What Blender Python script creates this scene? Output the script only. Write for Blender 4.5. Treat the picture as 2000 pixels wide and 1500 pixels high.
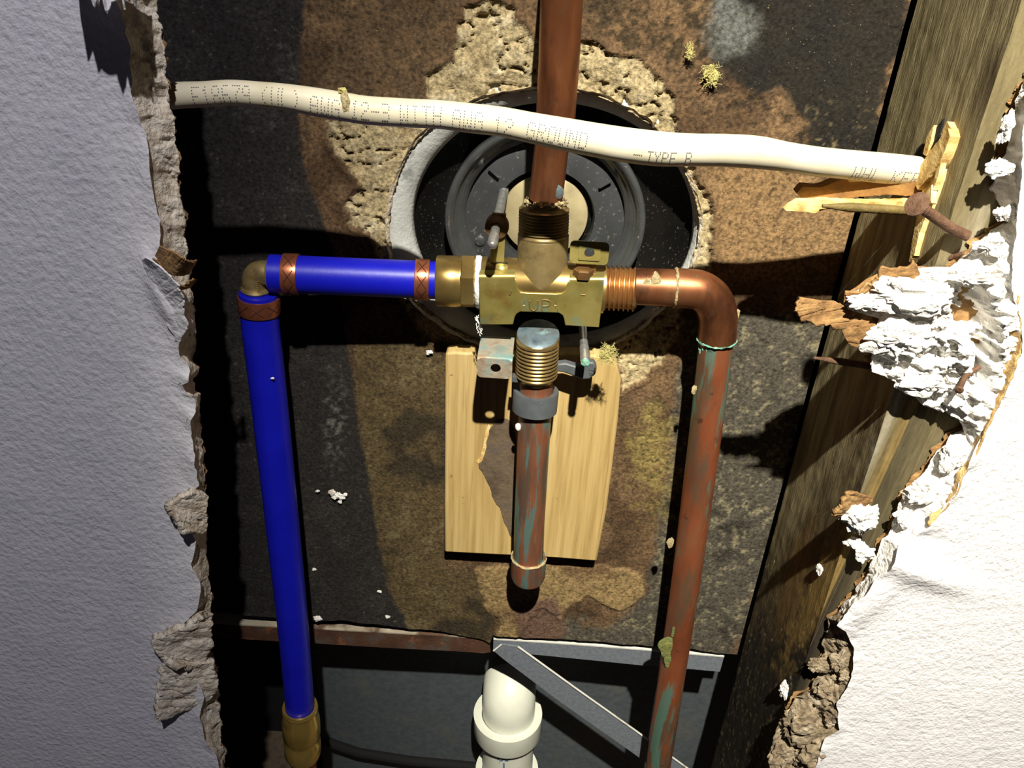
import bpy, math, random
import numpy as np
from mathutils import Vector, Matrix
random.seed(7)
rng = np.random.default_rng(7)
R = math.radians
for o in list(bpy.data.objects):
    bpy.data.objects.remove(o)
SC = bpy.context.scene
COL = SC.collection

# ---------------------------------------------------------------- camera
F = 1600.0
CAMLOC = Vector((0, 0, 1.0))
CM = Matrix.Rotation(R(1.0), 3, 'Z') @ Matrix.Rotation(R(60.0), 3, 'X') @ Matrix.Rotation(R(3.2), 3, 'Z')
cd = bpy.data.cameras.new('camera'); cam = bpy.data.objects.new('camera', cd); COL.objects.link(cam)
cam.matrix_world = Matrix.Translation(CAMLOC) @ CM.to_4x4()
cd.sensor_width = 36; cd.lens = 36 * F / 2000; cd.clip_start = 0.01; cd.clip_end = 50
SC.camera = cam
# ---------------------------------------------------------------- world, light, exposure
W = bpy.data.worlds.new('world'); SC.world = W; W.use_nodes = True
W.node_tree.nodes['Background'].inputs[0].default_value = (.75, .72, 1.0, 1)
W.node_tree.nodes['Background'].inputs[1].default_value = .012
SC.view_settings.view_transform = 'Standard'; SC.view_settings.look = 'None'
SC.view_settings.exposure = 0; SC.view_settings.gamma = 1
SC.view_settings.use_curve_mapping = False

def ray(px, py):
    return CM @ Vector(((px - 1000) / F, (750 - py) / F, -1))
def P(px, py, Y):
    r = ray(px, py); return CAMLOC + r * (Y / r.y)
def PX(px, py, X):
    r = ray(px, py); return CAMLOC + r * (X / r.x)
def MP(px, py, Y):          # metres per pixel there
    return Y / ray(px, py).y / F

def spot(name, aim, energy, angle, blend, color, size):
    l = bpy.data.lights.new(name, 'SPOT'); o = bpy.data.objects.new(name, l); COL.objects.link(o)
    o.location = LIGHT; o.rotation_euler = (aim - LIGHT).to_track_quat('-Z', 'Y').to_euler()
    l.energy = energy; l.spot_size = R(angle); l.spot_blend = blend; l.color = color; l.shadow_soft_size = size
LIGHT = Vector((.05, -.30, 1.68))            # a hand torch held above the camera
spot('torch_core', P(1930, 640, .30), 122, 40, 1.0, (1, .94, .77), .009)
spot('torch_spill', P(900, 600, .33), 22, 92, .6, (.94, .92, 1.0), .009)

YF, YB, YW = .293, .306, .395                # drywall front, drywall back, back board

# ---------------------------------------------------------------- noise
def _h(ix, iy, iz, s):
    n = (ix * 374761393 + iy * 668265263 + iz * 1274126177 + s * 974711) & 0xffffffff
    n = ((n ^ (n >> 13)) * 1274126177) & 0xffffffff
    n = ((n ^ (n >> 16)) * 2246822519) & 0xffffffff
    return ((n ^ (n >> 15)) & 0xffff) / 65535.0
def vn(p, s=0):
    p = np.asarray(p, float); i = np.floor(p).astype(np.int64); f = p - i; f = f * f * (3 - 2 * f)
    r = 0
    for a in (0, 1):
        for b in (0, 1):
            for c in (0, 1):
                w = (f[..., 0] if a else 1 - f[..., 0]) * (f[..., 1] if b else 1 - f[..., 1]) * (f[..., 2] if c else 1 - f[..., 2])
                r = r + w * _h(i[..., 0] + a, i[..., 1] + b, i[..., 2] + c, s)
    return r * 2 - 1
def fbm(p, scale, oct=4, s=0):
    p = np.asarray(p, float) * scale; r = 0; a = 1; t = 0
    for k in range(oct):
        r = r + a * vn(p, s + k); t += a; a *= .5; p = p * 2.03
    return r / t
def smooth(a, b, x):
    t = np.clip((x - a) / (b - a), 0, 1); return t * t * (3 - 2 * t)
def sdf(px, py, poly):      # signed distance in pixels, + inside
    d = np.full(px.shape, 1e9); ins = np.zeros(px.shape, bool)
    n = len(poly)
    for i in range(n):
        x0, y0 = poly[i]; x1, y1 = poly[(i + 1) % n]
        ex, ey = x1 - x0, y1 - y0
        t = np.clip(((px - x0) * ex + (py - y0) * ey) / (ex * ex + ey * ey + 1e-9), 0, 1)
        d = np.minimum(d, np.hypot(px - x0 - t * ex, py - y0 - t * ey))
        c = ((y0 > py) != (y1 > py)) & (px < ex * (py - y0) / (ey if ey else 1e-9) + x0)
        ins ^= c
    return np.where(ins, d, -d)
CMI = np.array(CM.transposed())
def proj(p):                # world -> photo pixel (used to lay out stains measured in the photo)
    q = (np.asarray(p, float) - np.array(CAMLOC)) @ CMI.T
    return 1000 + F * q[..., 0] / -q[..., 2], 750 - F * q[..., 1] / -q[..., 2]

# ---------------------------------------------------------------- materials
MATS = {}
def srgb(c):
    return tuple((v / 255 / 12.92) if v / 255 <= .04045 else ((v / 255 + .055) / 1.055) ** 2.4 for v in c) + (1,)
def mat(name, cols, scale=80, rough=.6, metal=0, bump=0, bscale=None, detail=6, stretch=(1, 1, 1), attr=None,
        layers=(), bdist=.001, spec=.5, trans=0, bdetail=4, coat=0, rvar=0, sss=0):
    """cols: list of sRGB stops along one noise; layers: (colour, scale, lo, hi, amount, stretch) patches on top"""
    m = bpy.data.materials.new(name); m.use_nodes = True; nt = m.node_tree; N = nt.nodes; L = nt.links
    b = N['Principled BSDF']
    tc = N.new('ShaderNodeTexCoord')
    def noise(sc, st, det=detail, off=0):
        mp = N.new('ShaderNodeMapping'); mp.inputs['Scale'].default_value = st; mp.inputs['Location'].default_value = (off, off * .7, off * .3)
        L.new(tc.outputs['Object'], mp.inputs[0])
        n = N.new('ShaderNodeTexNoise'); n.inputs['Scale'].default_value = sc; n.inputs['Detail'].default_value = det
        n.inputs['Roughness'].default_value = .6
        L.new(mp.outputs[0], n.inputs['Vector']); return n
    n = noise(scale, stretch)
    cr = N.new('ShaderNodeValToRGB'); e = cr.color_ramp.elements
    ps = [.5] if len(cols) == 1 else [.3 + .4 * i / (len(cols) - 1) for i in range(len(cols))]
    e[0].position = ps[0]; e[0].color = srgb(cols[0])
    if len(cols) > 1:
        e[1].position = ps[-1]; e[1].color = srgb(cols[-1])
        for q, c in zip(ps[1:-1], cols[1:-1]):
            x = e.new(q); x.color = srgb(c)
    else:
        e[1].color = srgb(cols[0])
    L.new(n.outputs[0], cr.inputs[0]); out = cr.outputs[0]
    if attr:
        a = N.new('ShaderNodeVertexColor'); a.layer_name = attr
        mx = N.new('ShaderNodeMix'); mx.data_type = 'RGBA'; mx.blend_type = 'MULTIPLY'; mx.inputs[0].default_value = 1
        L.new(a.outputs[0], mx.inputs[6]); L.new(out, mx.inputs[7]); out = mx.outputs[2]
    for k, ly in enumerate(layers):
        c, sc, lo, hi, am = ly[:5]; st = ly[5] if len(ly) > 5 else (1, 1, 1)
        n2 = noise(sc, st, 8, 3.1 * (k + 1))
        mr = N.new('ShaderNodeMapRange'); mr.inputs[1].default_value = lo; mr.inputs[2].default_value = hi; mr.inputs[4].default_value = am
        L.new(n2.outputs[0], mr.inputs[0])
        mx = N.new('ShaderNodeMix'); mx.data_type = 'RGBA'; L.new(mr.outputs[0], mx.inputs[0]); L.new(out, mx.inputs[6])
        mx.inputs[7].default_value = srgb(c); out = mx.outputs[2]
        if len(ly) > 6:
            # a patch of dull dirt on metal
            mm = N.new('ShaderNodeMath'); mm.operation = 'MULTIPLY_ADD'; mm.inputs[1].default_value = -metal; mm.inputs[2].default_value = metal
            L.new(mr.outputs[0], mm.inputs[0]); L.new(mm.outputs[0], b.inputs['Metallic'])
    L.new(out, b.inputs['Base Color'])
    b.inputs['Roughness'].default_value = rough
    if rvar:
        mr = N.new('ShaderNodeMapRange'); mr.inputs[3].default_value = max(0, rough - rvar); mr.inputs[4].default_value = min(1, rough + rvar)
        L.new(n.outputs[0], mr.inputs[0]); L.new(mr.outputs[0], b.inputs['Roughness'])
    if not b.inputs['Metallic'].is_linked: b.inputs['Metallic'].default_value = metal
    b.inputs['Specular IOR Level'].default_value = spec
    if trans: b.inputs['Transmission Weight'].default_value = trans
    if coat: b.inputs['Coat Weight'].default_value = coat
    if sss:
        b.inputs['Subsurface Weight'].default_value = sss; b.inputs['Subsurface Radius'].default_value = (.002, .002, .0015)
    if bump:
        nb = noise(bscale or scale * 2, stretch, bdetail, 9)
        bp = N.new('ShaderNodeBump'); bp.inputs['Strength'].default_value = bump; bp.inputs['Distance'].default_value = bdist
        L.new(nb.outputs[0], bp.inputs['Height']); L.new(bp.outputs[0], b.inputs['Normal'])
    MATS[name] = m; return m

mat('paint', [(226, 224, 228), (238, 236, 238)], 60, .55, bump=.55, bscale=330, bdist=.0016, bdetail=2)
mat('gypsum', [(196, 178, 152), (226, 214, 194), (238, 230, 214)], 160, .95, bump=.9, bscale=500, bdist=.0015, layers=[((120, 92, 62), 90, .56, .66, .6)])
mat('gypsum_white', [(236, 232, 224), (250, 248, 244)], 160, .95, bump=.9, bscale=420, bdist=.0015, layers=[((150, 120, 84), 70, .62, .70, .55)])
mat('kraft', [(104, 74, 42), (150, 114, 70), (178, 142, 92)], 140, .95, bump=.8, bscale=700, bdist=.0008)
mat('gypsum_dirt_shade', [(96, 82, 64), (142, 126, 102), (176, 162, 138)], 130, .95, bump=.9, bscale=420, bdist=.0015, layers=[((60, 48, 34), 80, .56, .66, .6), ((214, 208, 196), 110, .62, .70, .6)])  # browner gypsum: dirt plus the light falloff, both in the colour
mat('kraft_pale', [(150, 118, 70), (196, 162, 104), (222, 196, 140)], 160, .95, bump=.8, bscale=700, bdist=.0008)
mat('board', [(126, 126, 126), (208, 208, 208), (255, 255, 255)], 560, .9, bump=.7, bscale=800, bdist=.0009, attr='Col', spec=.25, layers=[((36, 30, 22), 230, .56, .66, .5), ((196, 178, 132), 900, .66, .70, .35)])
mat('stud', [(196, 192, 182), (232, 228, 218), (255, 252, 244)], 55, .9, bump=.6, bscale=160, bdist=.0012, stretch=(6, 6, 1), attr='Col', spec=.2)
mat('pine', [(158, 128, 76), (188, 160, 102), (206, 180, 124)], 26, .65, bump=.3, bscale=90, bdist=.0008, stretch=(9, 3, .35), layers=[((120, 84, 40), 40, .60, .70, .5, (10, 3, .3)), ((96, 66, 34), 150, .68, .74, .7)])
mat('splinter', [(168, 124, 58), (222, 190, 122), (240, 218, 162)], 130, .8, bump=.7, bscale=260, bdist=.001, stretch=(1, 1, 1))
mat('splinter_dark', [(92, 64, 30), (140, 100, 50), (160, 120, 64)], 60, .85, bump=.7, bscale=260, bdist=.001)
VERD = (92, 150, 134)
mat('copper', [(128, 78, 50), (156, 98, 64), (172, 116, 80)], 35, .36, .78, bump=.12, bscale=300, bdist=.0004, stretch=(1, 1, .35), rvar=.12,
    layers=[((88, 56, 42), 60, .52, .66, .75, (1, 1, .4)), ((132, 96, 70), 120, .60, .66, .6), (VERD, 130, .67, .71, .7, (1, 1, .5))])
mat('copper_old', [(120, 66, 42), (154, 86, 54), (150, 104, 76)], 38, .48, .5, bump=.2, bscale=300, bdist=.0005, stretch=(1, 1, .3), rvar=.12,
    layers=[((96, 88, 70), 34, .52, .60, .75, (1, 1, .3)), (VERD, 70, .53, .59, .75, (2, 2, .2)), ((64, 40, 30), 120, .64, .7, .6)])
mat('copper_stub', [(124, 76, 54), (156, 98, 70), (136, 108, 86)], 36, .5, .5, bump=.2, bscale=300, bdist=.0005, stretch=(1, 1, .25), rvar=.12,
    layers=[((84, 86, 76), 46, .46, .56, .7, (1.5, 1.5, .25)), ((88, 146, 140), 90, .52, .58, .75, (2.2, 2.2, .22))])
mat('verdigris', [(58, 120, 104), (110, 166, 146), (170, 178, 140)], 300, .9, bump=.8, bscale=700)
mat('flux', [(66, 104, 72), (112, 116, 62), (142, 134, 78)], 300, .7, bump=.6, bscale=700)
mat('solder', [(150, 132, 92), (206, 190, 146)], 300, .7, .2, bump=.7, bscale=700)
mat('brass_plate', [(138, 126, 66), (168, 154, 86), (184, 170, 106)], 40, .38, .62, bump=.12, bscale=160, bdist=.0004, rvar=.1,
    layers=[((132, 92, 40), 70, .56, .68, .55), ((136, 166, 140), 75, .53, .66, .75)])
mat('brass', [(138, 112, 62), (166, 140, 84), (184, 160, 104)], 30, .3, .8, rvar=.1, layers=[((110, 84, 50), 60, .58, .7, .5)])
mat('brass_dull', [(124, 106, 68), (156, 136, 92), (168, 150, 106)], 60, .42, .6, bump=.1, bscale=500, layers=[((84, 66, 42), 90, .56, .7, .6), ((190, 172, 130), 260, .68, .72, .5)])
mat('brass_shiny', [(190, 156, 74), (224, 192, 106)], 30, .24, .75, layers=[((120, 90, 36), 60, .58, .7, .5)])
mat('bronze', [(92, 64, 36), (128, 96, 58)], 60, .5, .5, bump=.2, bscale=500)
mat('thread', [(148, 124, 78), (186, 160, 106)], 50, .32, .75, layers=[((196, 180, 130), 220, .64, .7, .6)])
mat('thread_copper', [(146, 98, 56), (184, 138, 84)], 50, .34, .7, layers=[((210, 196, 150), 220, .62, .68, .6)])
mat('patina', [(64, 78, 88), (108, 126, 134), (92, 84, 76)], 90, .5, .4, layers=[((150, 186, 190), 120, .58, .66, .7)])
mat('tin_tab', [(150, 150, 138), (176, 166, 146), (140, 104, 78)], 90, .6, .35, bump=.3, bscale=500, layers=[((112, 166, 170), 60, .50, .62, .8), ((132, 92, 70), 60, .60, .70, .7)])
mat('pex_blue', [(16, 20, 168), (22, 28, 186)], 40, .38, bump=.05, bscale=300, spec=.4, sss=0)
mat('crimp', [(150, 82, 56), (186, 116, 84)], 60, .32, .75, layers=[((90, 48, 34), 120, .6, .7, .5)])
mat('crimp_mark', [(66, 34, 26)], 50, .6, .3)
mat('teflon', [(232, 232, 226), (246, 246, 242)], 200, .7, bump=.6, bscale=600)
mat('cable', [(206, 197, 168), (222, 214, 190)], 60, .42, bump=.08, bscale=120, layers=[((190, 170, 120), 40, .66, .76, .5)])
mat('ink', [(84, 84, 92)], 50, .8)
mat('ink_blue', [(70, 110, 150)], 50, .8)
mat('grey_plastic', [(72, 76, 80), (92, 96, 98)], 90, .5, layers=[((160, 160, 156), 300, .68, .74, .5)])
mat('galv', [(116, 124, 134), (146, 152, 160)], 400, .5, .35, bump=.25, bscale=900, layers=[((110, 66, 34), 42, .66, .72, .85)])
mat('galv_edge', [(216, 214, 204), (236, 234, 226)], 120, .6, .2, layers=[((150, 96, 48), 60, .62, .70, .7)])
mat('rusty_edge', [(150, 138, 116), (196, 186, 164)], 40, .8, .1, layers=[((84, 52, 32), 30, .50, .58, .9)])
mat('rusty', [(60, 38, 26), (84, 54, 36), (84, 78, 72)], 60, .85, .15, bump=.6, bscale=600, layers=[((140, 84, 40), 90, .60, .68, .7)])
mat('rust_nail', [(70, 48, 34), (104, 74, 54), (122, 94, 74)], 200, .8, .2, bump=.6, bscale=900)
mat('nail_green', [(92, 76, 38), (122, 104, 58)], 200, .7, .2, bump=.5, bscale=700)
mat('pvc', [(214, 216, 200), (228, 230, 214)], 50, .4, layers=[((170, 160, 130), 160, .68, .75, .6)])
mat('tub', [(66, 72, 77), (82, 89, 93)], 200, .7, bump=.2, bscale=500, layers=[((96, 92, 84), 30, .56, .7, .5)])
mat('steel', [(150, 150, 148), (190, 190, 186)], 300, .35, .75)
mat('foam', [(176, 178, 174), (198, 200, 194)], 160, .85, bump=.5, bscale=500, layers=[((206, 204, 194), 500, .62, .68, .6), ((84, 84, 82), 60, .60, .7, .6)])
mat('dish', [(20, 20, 20), (30, 29, 26)], 60, .3, .4, layers=[((150, 146, 132), 700, .62, .68, .5)])
mat('collar', [(58, 60, 62), (80, 82, 82)], 60, .2, .2, spec=.8, coat=.4, layers=[((180, 178, 168), 600, .66, .72, .5)])
mat('black_plastic', [(40, 42, 44), (54, 56, 58)], 60, .5, layers=[((130, 126, 114), 420, .60, .68, .5)])
mat('tan_disc', [(150, 138, 104), (182, 168, 130)], 60, .5, .2, layers=[((110, 96, 60), 50, .58, .7, .5)])
mat('dark', [(10, 9, 8)], 50, .9)
mat('wool', [(168, 158, 92), (200, 192, 128)], 200, .9)
mat('paper_dark', [(76, 62, 48), (104, 88, 68), (84, 74, 66)], 90, .95, bump=.5, bscale=500)

# ---------------------------------------------------------------- objects
def root_loc(p):
    v = Vector((0, 0, 0))
    while p is not None:
        v += p.location; p = p.parent
    return v
def obj(name, vf, m, parent=None, smooth_angle=40, base=True):
    v, f = vf
    v = np.array([tuple(q) for q in v], float) if not isinstance(v, np.ndarray) else v.copy()
    me = bpy.data.meshes.new(name)
    if parent is None:
        lo = v.min(0); hi = v.max(0); org = Vector(((lo[0] + hi[0]) / 2, (lo[1] + hi[1]) / 2, lo[2]))
    else:
        org = root_loc(parent)
    v -= np.array(org)
    me.from_pydata(v.tolist(), [], [list(map(int, q)) for q in f]); me.update()
    if smooth_angle:
        me.shade_smooth(); me.set_sharp_from_angle(angle=R(smooth_angle))
    me.materials.append(MATS[m])
    o = bpy.data.objects.new(name, me); COL.objects.link(o)
    if parent is None: o.location = org
    else: o.parent = parent
    return o
def tag(o, label, cat, group=None):
    o['label'] = label; o['category'] = cat
    if group: o['group'] = group
    return o
def thing(name, label, cat, loc, group=None):
    o = bpy.data.objects.new(name, None); COL.objects.link(o); o.location = loc; o.empty_display_size = .01
    return tag(o, label, cat, group)
def struct(o):
    o['kind'] = 'structure'; return o
def join(*vfs):
    V = []; Fs = []
    for v, f in vfs:
        n = len(V); V += [tuple(q) for q in v]; Fs += [[i + n for i in q] for q in f]
    return V, Fs
def frame(t):
    t = Vector(t).normalized(); a = Vector((0, 0, 1)) if abs(t.z) < .9 else Vector((1, 0, 0))
    u = t.cross(a).normalized(); return u, t.cross(u).normalized(), t
def tube(pts, rad, seg=20, cap=True, ref=None, squash=1):
    pts = [Vector(p) for p in pts]; n = len(pts)
    rad = [rad] * n if not hasattr(rad, '__len__') else rad
    V = []; Fs = []; u = None
    for i, p in enumerate(pts):
        t = (pts[min(i + 1, n - 1)] - pts[max(i - 1, 0)]).normalized()
        if u is None: u = frame(t)[0]
        u = (u - t * u.dot(t)).normalized(); w = t.cross(u)
        for k in range(seg):
            a = 2 * math.pi * k / seg
            V.append(p + (u * math.cos(a) + w * math.sin(a) * squash) * rad[i])
    for i in range(n - 1):
        for k in range(seg):
            k2 = (k + 1) % seg
            Fs.append([i * seg + k, i * seg + k2, (i + 1) * seg + k2, (i + 1) * seg + k])
    if cap:
        Fs.append(list(range(seg))[::-1]); Fs.append([(n - 1) * seg + k for k in range(seg)])
    return V, Fs
def lathe(c, ax, prof, seg=36, cap=True, closed=False, hexa=False):
    """prof: (radius, distance along axis)"""
    c = Vector(c); u, w, t = frame(ax); V = []; Fs = []; n = len(prof)
    for r, h in prof:
        for k in range(seg):
            a = 2 * math.pi * (k + .5) / seg
            V.append(c + t * h + (u * math.cos(a) + w * math.sin(a)) * r)
    for i in range(n if closed else n - 1):
        j = (i + 1) % n
        for k in range(seg):
            k2 = (k + 1) % seg
            Fs.append([i * seg + k, i * seg + k2, j * seg + k2, j * seg + k])
    if cap and not closed:
        Fs.append(list(range(seg))[::-1]); Fs.append([(n - 1) * seg + k for k in range(seg)])
    return V, Fs
def thread_prof(r, h0, h1, n, d):
    p = []
    for i in range(n):
        a = h0 + (h1 - h0) * i / n; s = (h1 - h0) / n
        p += [(r - d, a), (r - d * .9, a + s * .12), (r, a + s * .45), (r, a + s * .62), (r - d * .9, a + s * .92)]
    return p + [(r - d, h1)]
def prism(poly, n):
    poly = [Vector(p) for p in poly]; n = Vector(n); k = len(poly)
    V = poly + [p + n for p in poly]
    return V, [list(range(k)), [k + i for i in range(k)][::-1]] + [[i, i + k, (i + 1) % k + k, (i + 1) % k] for i in range(k)]
def fixn(o):
    import bmesh
    b = bmesh.new(); b.from_mesh(o.data); bmesh.ops.recalc_face_normals(b, faces=b.faces); b.to_mesh(o.data); b.free(); return o
def bevel(o, w, seg=2):
    fixn(o)
    m = o.modifiers.new('bevel', 'BEVEL'); m.width = w; m.segments = seg; m.limit_method = 'ANGLE'; m.angle_limit = R(35); return o
def box(c, ux, uy, uz):
    c = Vector(c); V = [c + ux * a + uy * b + uz * d for a in (-.5, .5) for b in (-.5, .5) for d in (-.5, .5)]
    return V, [[0, 1, 3, 2], [4, 6, 7, 5], [0, 4, 5, 1], [2, 3, 7, 6], [0, 2, 6, 4], [1, 5, 7, 3]]
def rrect(w, h, c, n=6):
    p = []
    for sx, sy, a0 in ((1, 1, 0), (-1, 1, 90), (-1, -1, 180), (1, -1, 270)):
        for k in range(n + 1):
            a = R(a0 + 90 * k / n)
            p.append((sx * (w / 2 - c) + c * math.cos(a), sy * (h / 2 - c) + c * math.sin(a)))
    return p
def holed(c, ux, uy, n, w, h, corner, hx, hy, hr, hr2=None):
    """rounded plate with one round hole; ux, uy unit vectors, n thickness vector"""
    o = rrect(w, h, corner); c = Vector(c)
    dense = []
    for i in range(len(o)):
        a_, b_ = o[i], o[(i + 1) % len(o)]; m_ = max(1, int(math.hypot(b_[0] - a_[0], b_[1] - a_[1]) / (w / 12)))
        dense += [(a_[0] + (b_[0] - a_[0]) * q / m_, a_[1] + (b_[1] - a_[1]) * q / m_) for q in range(m_)]
    o = dense; k = len(o)
    inn = []
    for x, y in o:
        a = math.atan2(y - hy, x - hx); inn.append((hx + hr * math.cos(a), hy + (hr2 or hr) * math.sin(a)))
    def pt(q, d): return c + ux * q[0] + uy * q[1] + n * d
    V = [pt(q, 0) for q in o] + [pt(q, 0) for q in inn] + [pt(q, 1) for q in o] + [pt(q, 1) for q in inn]
    Fs = []
    for i in range(k):
        j = (i + 1) % k
        Fs += [[i, j, k + j, k + i], [2 * k + i, 3 * k + i, 3 * k + j, 2 * k + j], [i, 2 * k + i, 2 * k + j, j], [k + i, k + j, 3 * k + j, 3 * k + i]]
    return V, Fs
def catmull(pts, m):
    """resample a list of tuples smoothly, m steps per span"""
    a = np.array(pts, float); out = []
    for i in range(len(a) - 1):
        p0 = a[max(i - 1, 0)]; p1 = a[i]; p2 = a[i + 1]; p3 = a[min(i + 2, len(a) - 1)]
        for k in range(m):
            t = k / m
            out.append(.5 * ((2 * p1) + (p2 - p0) * t + (2 * p0 - 5 * p1 + 4 * p2 - p3) * t * t + (3 * p1 - p0 - 3 * p2 + p3) * t ** 3))
    out.append(a[-1]); return np.array(out)
def blob(c, s, seed, rough=.35, lev=2, flat=(1, 1, 1)):
    import bmesh
    b = bmesh.new(); bmesh.ops.create_icosphere(b, subdivisions=lev, radius=1)
    V = np.array([v.co[:] for v in b.verts]); Fs = [[v.index for v in f.verts] for f in b.faces]; b.free()
    d = 1 + rough * fbm(V + seed * 7.7, 1.3, 3, seed)
    if lev > 3: d = d - .5 * np.abs(fbm(V + seed * 3.3, 3.1, 4, seed + 2)) + .22 * fbm(V + seed, 9, 2, seed + 5)
    V = V * d[:, None] * np.array(flat) * s + np.array(c)
    return V, Fs
def rough_grid(G, amp, scale, seed, direction):
    """G: (n,m,3) grid -> displaced"""
    d = fbm(G, scale, 4, seed)
    return G + np.array(direction) * (amp * d)[..., None]
def grid_faces(n, m):
    i = np.arange((n - 1) * (m - 1)); r = i // (m - 1); c = i % (m - 1); a = r * m + c
    return np.stack([a, a + 1, a + m + 1, a + m], 1)

# ================================================================ BACK BOARD
STUDX = P(1588, 750, YW).x
def build_back():
    nx, nz = 400, 440
    xl, xr = -.27, STUDX - .0022
    ztop = P(1000, -160, YW).z
    bx = np.array([P(x, y, YW)[:] for x, y in [(200, 1185), (430, 1197), (520, 1206), (600, 1212), (680, 1214), (760, 1224), (840, 1230), (900, 1240), (945, 1250), (958, 1258), (962, 1240), (1010, 1243), (1060, 1247), (1120, 1250), (1200, 1256), (1280, 1262), (1350, 1268), (1420, 1277), (1500, 1285)]])
    xs = np.linspace(xl, xr, nx)
    zb = np.interp(xs, bx[:, 0], bx[:, 2])
    zb = zb + .0012 * fbm(np.stack([xs, xs * 0, xs * 0], 1), 90, 3, 3)
    t = np.linspace(0, 1, nz)
    X = np.tile(xs, (nz, 1)); Z = zb[None] + t[:, None] * (ztop - zb[None])
    G = np.stack([X, np.full_like(X, YW), Z], -1)
    px, py = proj(G)
    Pn = G.copy()
    n1 = fbm(Pn, 45, 5, 1); n2 = fbm(Pn, 140, 4, 11); n3 = fbm(Pn, 420, 3, 21); n4 = fbm(Pn, 20, 4, 31)
    wob = 16 * n2 + 7 * n3
    gy = [(632, 232), (648, 300), (700, 345), (703, 368), (670, 395), (682, 432), (735, 478), (742, 545), (785, 592), (830, 660), (1000, 700), (1205, 690), (1215, 765), (1250, 740), (1300, 700), (1325, 650), (1350, 560), (1388, 535), (1392, 400), (1357, 335), (1335, 285), (1322, 220), (1302, 158), (1255, 122), (1200, 106), (1140, 80), (1060, 88), (1022, 52), (1000, 12), (950, -4), (905, 20), (886, 60), (888, 112), (830, 150), (834, 200), (760, 215), (690, 226)]
    dg = sdf(px, py, gy) + wob * .8
    gm = smooth(-1, 4, dg)
    # hole in the board
    dx = (px - 1060); dy = (py - 438)
    ang = np.arctan2(dy / 262, dx / 304); rr = np.hypot(dx / 304, dy / 262)
    # colour
    def C(*c): return np.array(srgb(c)[:3])
    def mixc(col, c, m): return col * (1 - m[..., None]) + C(*c) * m[..., None]
    col = np.ones(G.shape) * C(124, 98, 70)
    col = mixc(col, (92, 70, 48), smooth(-.1, .35, n1))
    col = mixc(col, (146, 116, 82), smooth(.12, .45, -n1) * .8)
    # paler bare paper right of the plate
    tan = sdf(px, py, [(1385, 330), (1520, 300), (1640, 360), (1690, 430), (1640, 540), (1400, 560)]) + 30 * n1
    col = mixc(col, (160, 128, 88), smooth(-25, 25, tan))
    # dark mould at upper right
    dk = sdf(px, py, [(1388, -60), (1386, 130), (1440, 160), (1520, 190), (1590, 280), (1620, 310), (1720, 300), (1800, -60)]) + 26 * n2 + 26 * n1
    col = mixc(col, (34, 34, 31), smooth(-12, 14, dk) * .95)
    fl = smooth(-160, 40, dk) * smooth(.02, .3, n3 + .5 * n2) * (1 - smooth(60, 120, dk))
    col = mixc(col, (44, 38, 30), fl * .85)
    col = mixc(col, (140, 126, 92), smooth(0, 20, dk) * smooth(.28, .5, n3 + .4 * n2) * .7 * smooth(150, 260, py))
    wp = smooth(-26, 18, 52 - np.hypot((px - 1425) / .9, (py - 55)) + 40 * n2)
    col = mixc(col, (126, 128, 122), wp * .75)
    # mould over the brown upper middle
    um = sdf(px, py, [(1140, -60), (1390, -60), (1390, 130), (1330, 160), (1240, 110), (1150, 70)]) + 20 * n2
    col = mixc(col, (70, 58, 40), smooth(-10, 20, um) * smooth(-.2, .3, n3 + n2) * .85)
    # upper left brown
    ul = sdf(px, py, [(590, -80), (900, -80), (880, 110), (830, 200), (600, 230)])
    col = mixc(col, (98, 80, 58), smooth(-20, 10, ul) * smooth(-.5, .2, n2) * .7)
    # grey mouldy paper at right, below the copper elbow
    gr = sdf(px, py, [(1330, 640), (1460, 600), (1660, 600), (1560, 1000), (1420, 1300), (1000, 1300), (1040, 1200), (1180, 1220), (1260, 1150), (1300, 950)]) + 22 * n1 + 10 * n2
    gmask = smooth(-10, 14, gr)
    col = mixc(col, (98, 92, 80), gmask)
    col = mixc(col, (164, 154, 122), gmask * smooth(.12, .4, n3 * .8 + n2 * .5) * .75)
    col = mixc(col, (52, 48, 42), gmask * smooth(.12, .45, n1 - .4 * n2) * .7)
    # yellow mould
    ye = 1 - np.hypot((px - 1275) / 62, (py - 890) / 150)
    col = mixc(col, (178, 158, 92), smooth(.05, .9, ye + .7 * n2 + .5 * n1 + .3 * n3) * .75)
    col = mixc(col, (60, 52, 36), smooth(.1, .6, ye) * smooth(.25, .5, n3 + .3 * n2) * .8)
    # lower middle olive brown
    lo = sdf(px, py, [(690, 640), (870, 690), (868, 1110), (930, 1110), (960, 1200), (960, 1300), (700, 1300)]) + 10 * n2
    lm = smooth(-12, 12, lo)
    col = mixc(col, (104, 88, 58), lm * .9); col = mixc(col, (62, 54, 40), lm * smooth(.0, .4, n1 + .4 * n2) * .85)
    col = mixc(col, (140, 126, 90), lm * smooth(.2, .5, -n1 + .4 * n3) * .5)
    # torn paper lumps under the wooden block
    tp = sdf(px, py, [(925, 1108), (1180, 1100), (1255, 1120), (1262, 1160), (1215, 1195), (1150, 1165), (1110, 1190), (1095, 1215), (1060, 1180), (1010, 1250), (962, 1250), (978, 1205), (948, 1190)]) + 10 * n2
    tm = smooth(-2, 4, tp)
    col = mixc(col, (176, 148, 100), tm * .9); col = mixc(col, (128, 100, 70), tm * smooth(0, .3, n1 + .3 * n2) * .9)
    mauve = smooth(-6, 10, sdf(px, py, [(1000, 1170), (1090, 1160), (1110, 1240), (1080, 1260), (1020, 1250)]) + 8 * n2)
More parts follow.
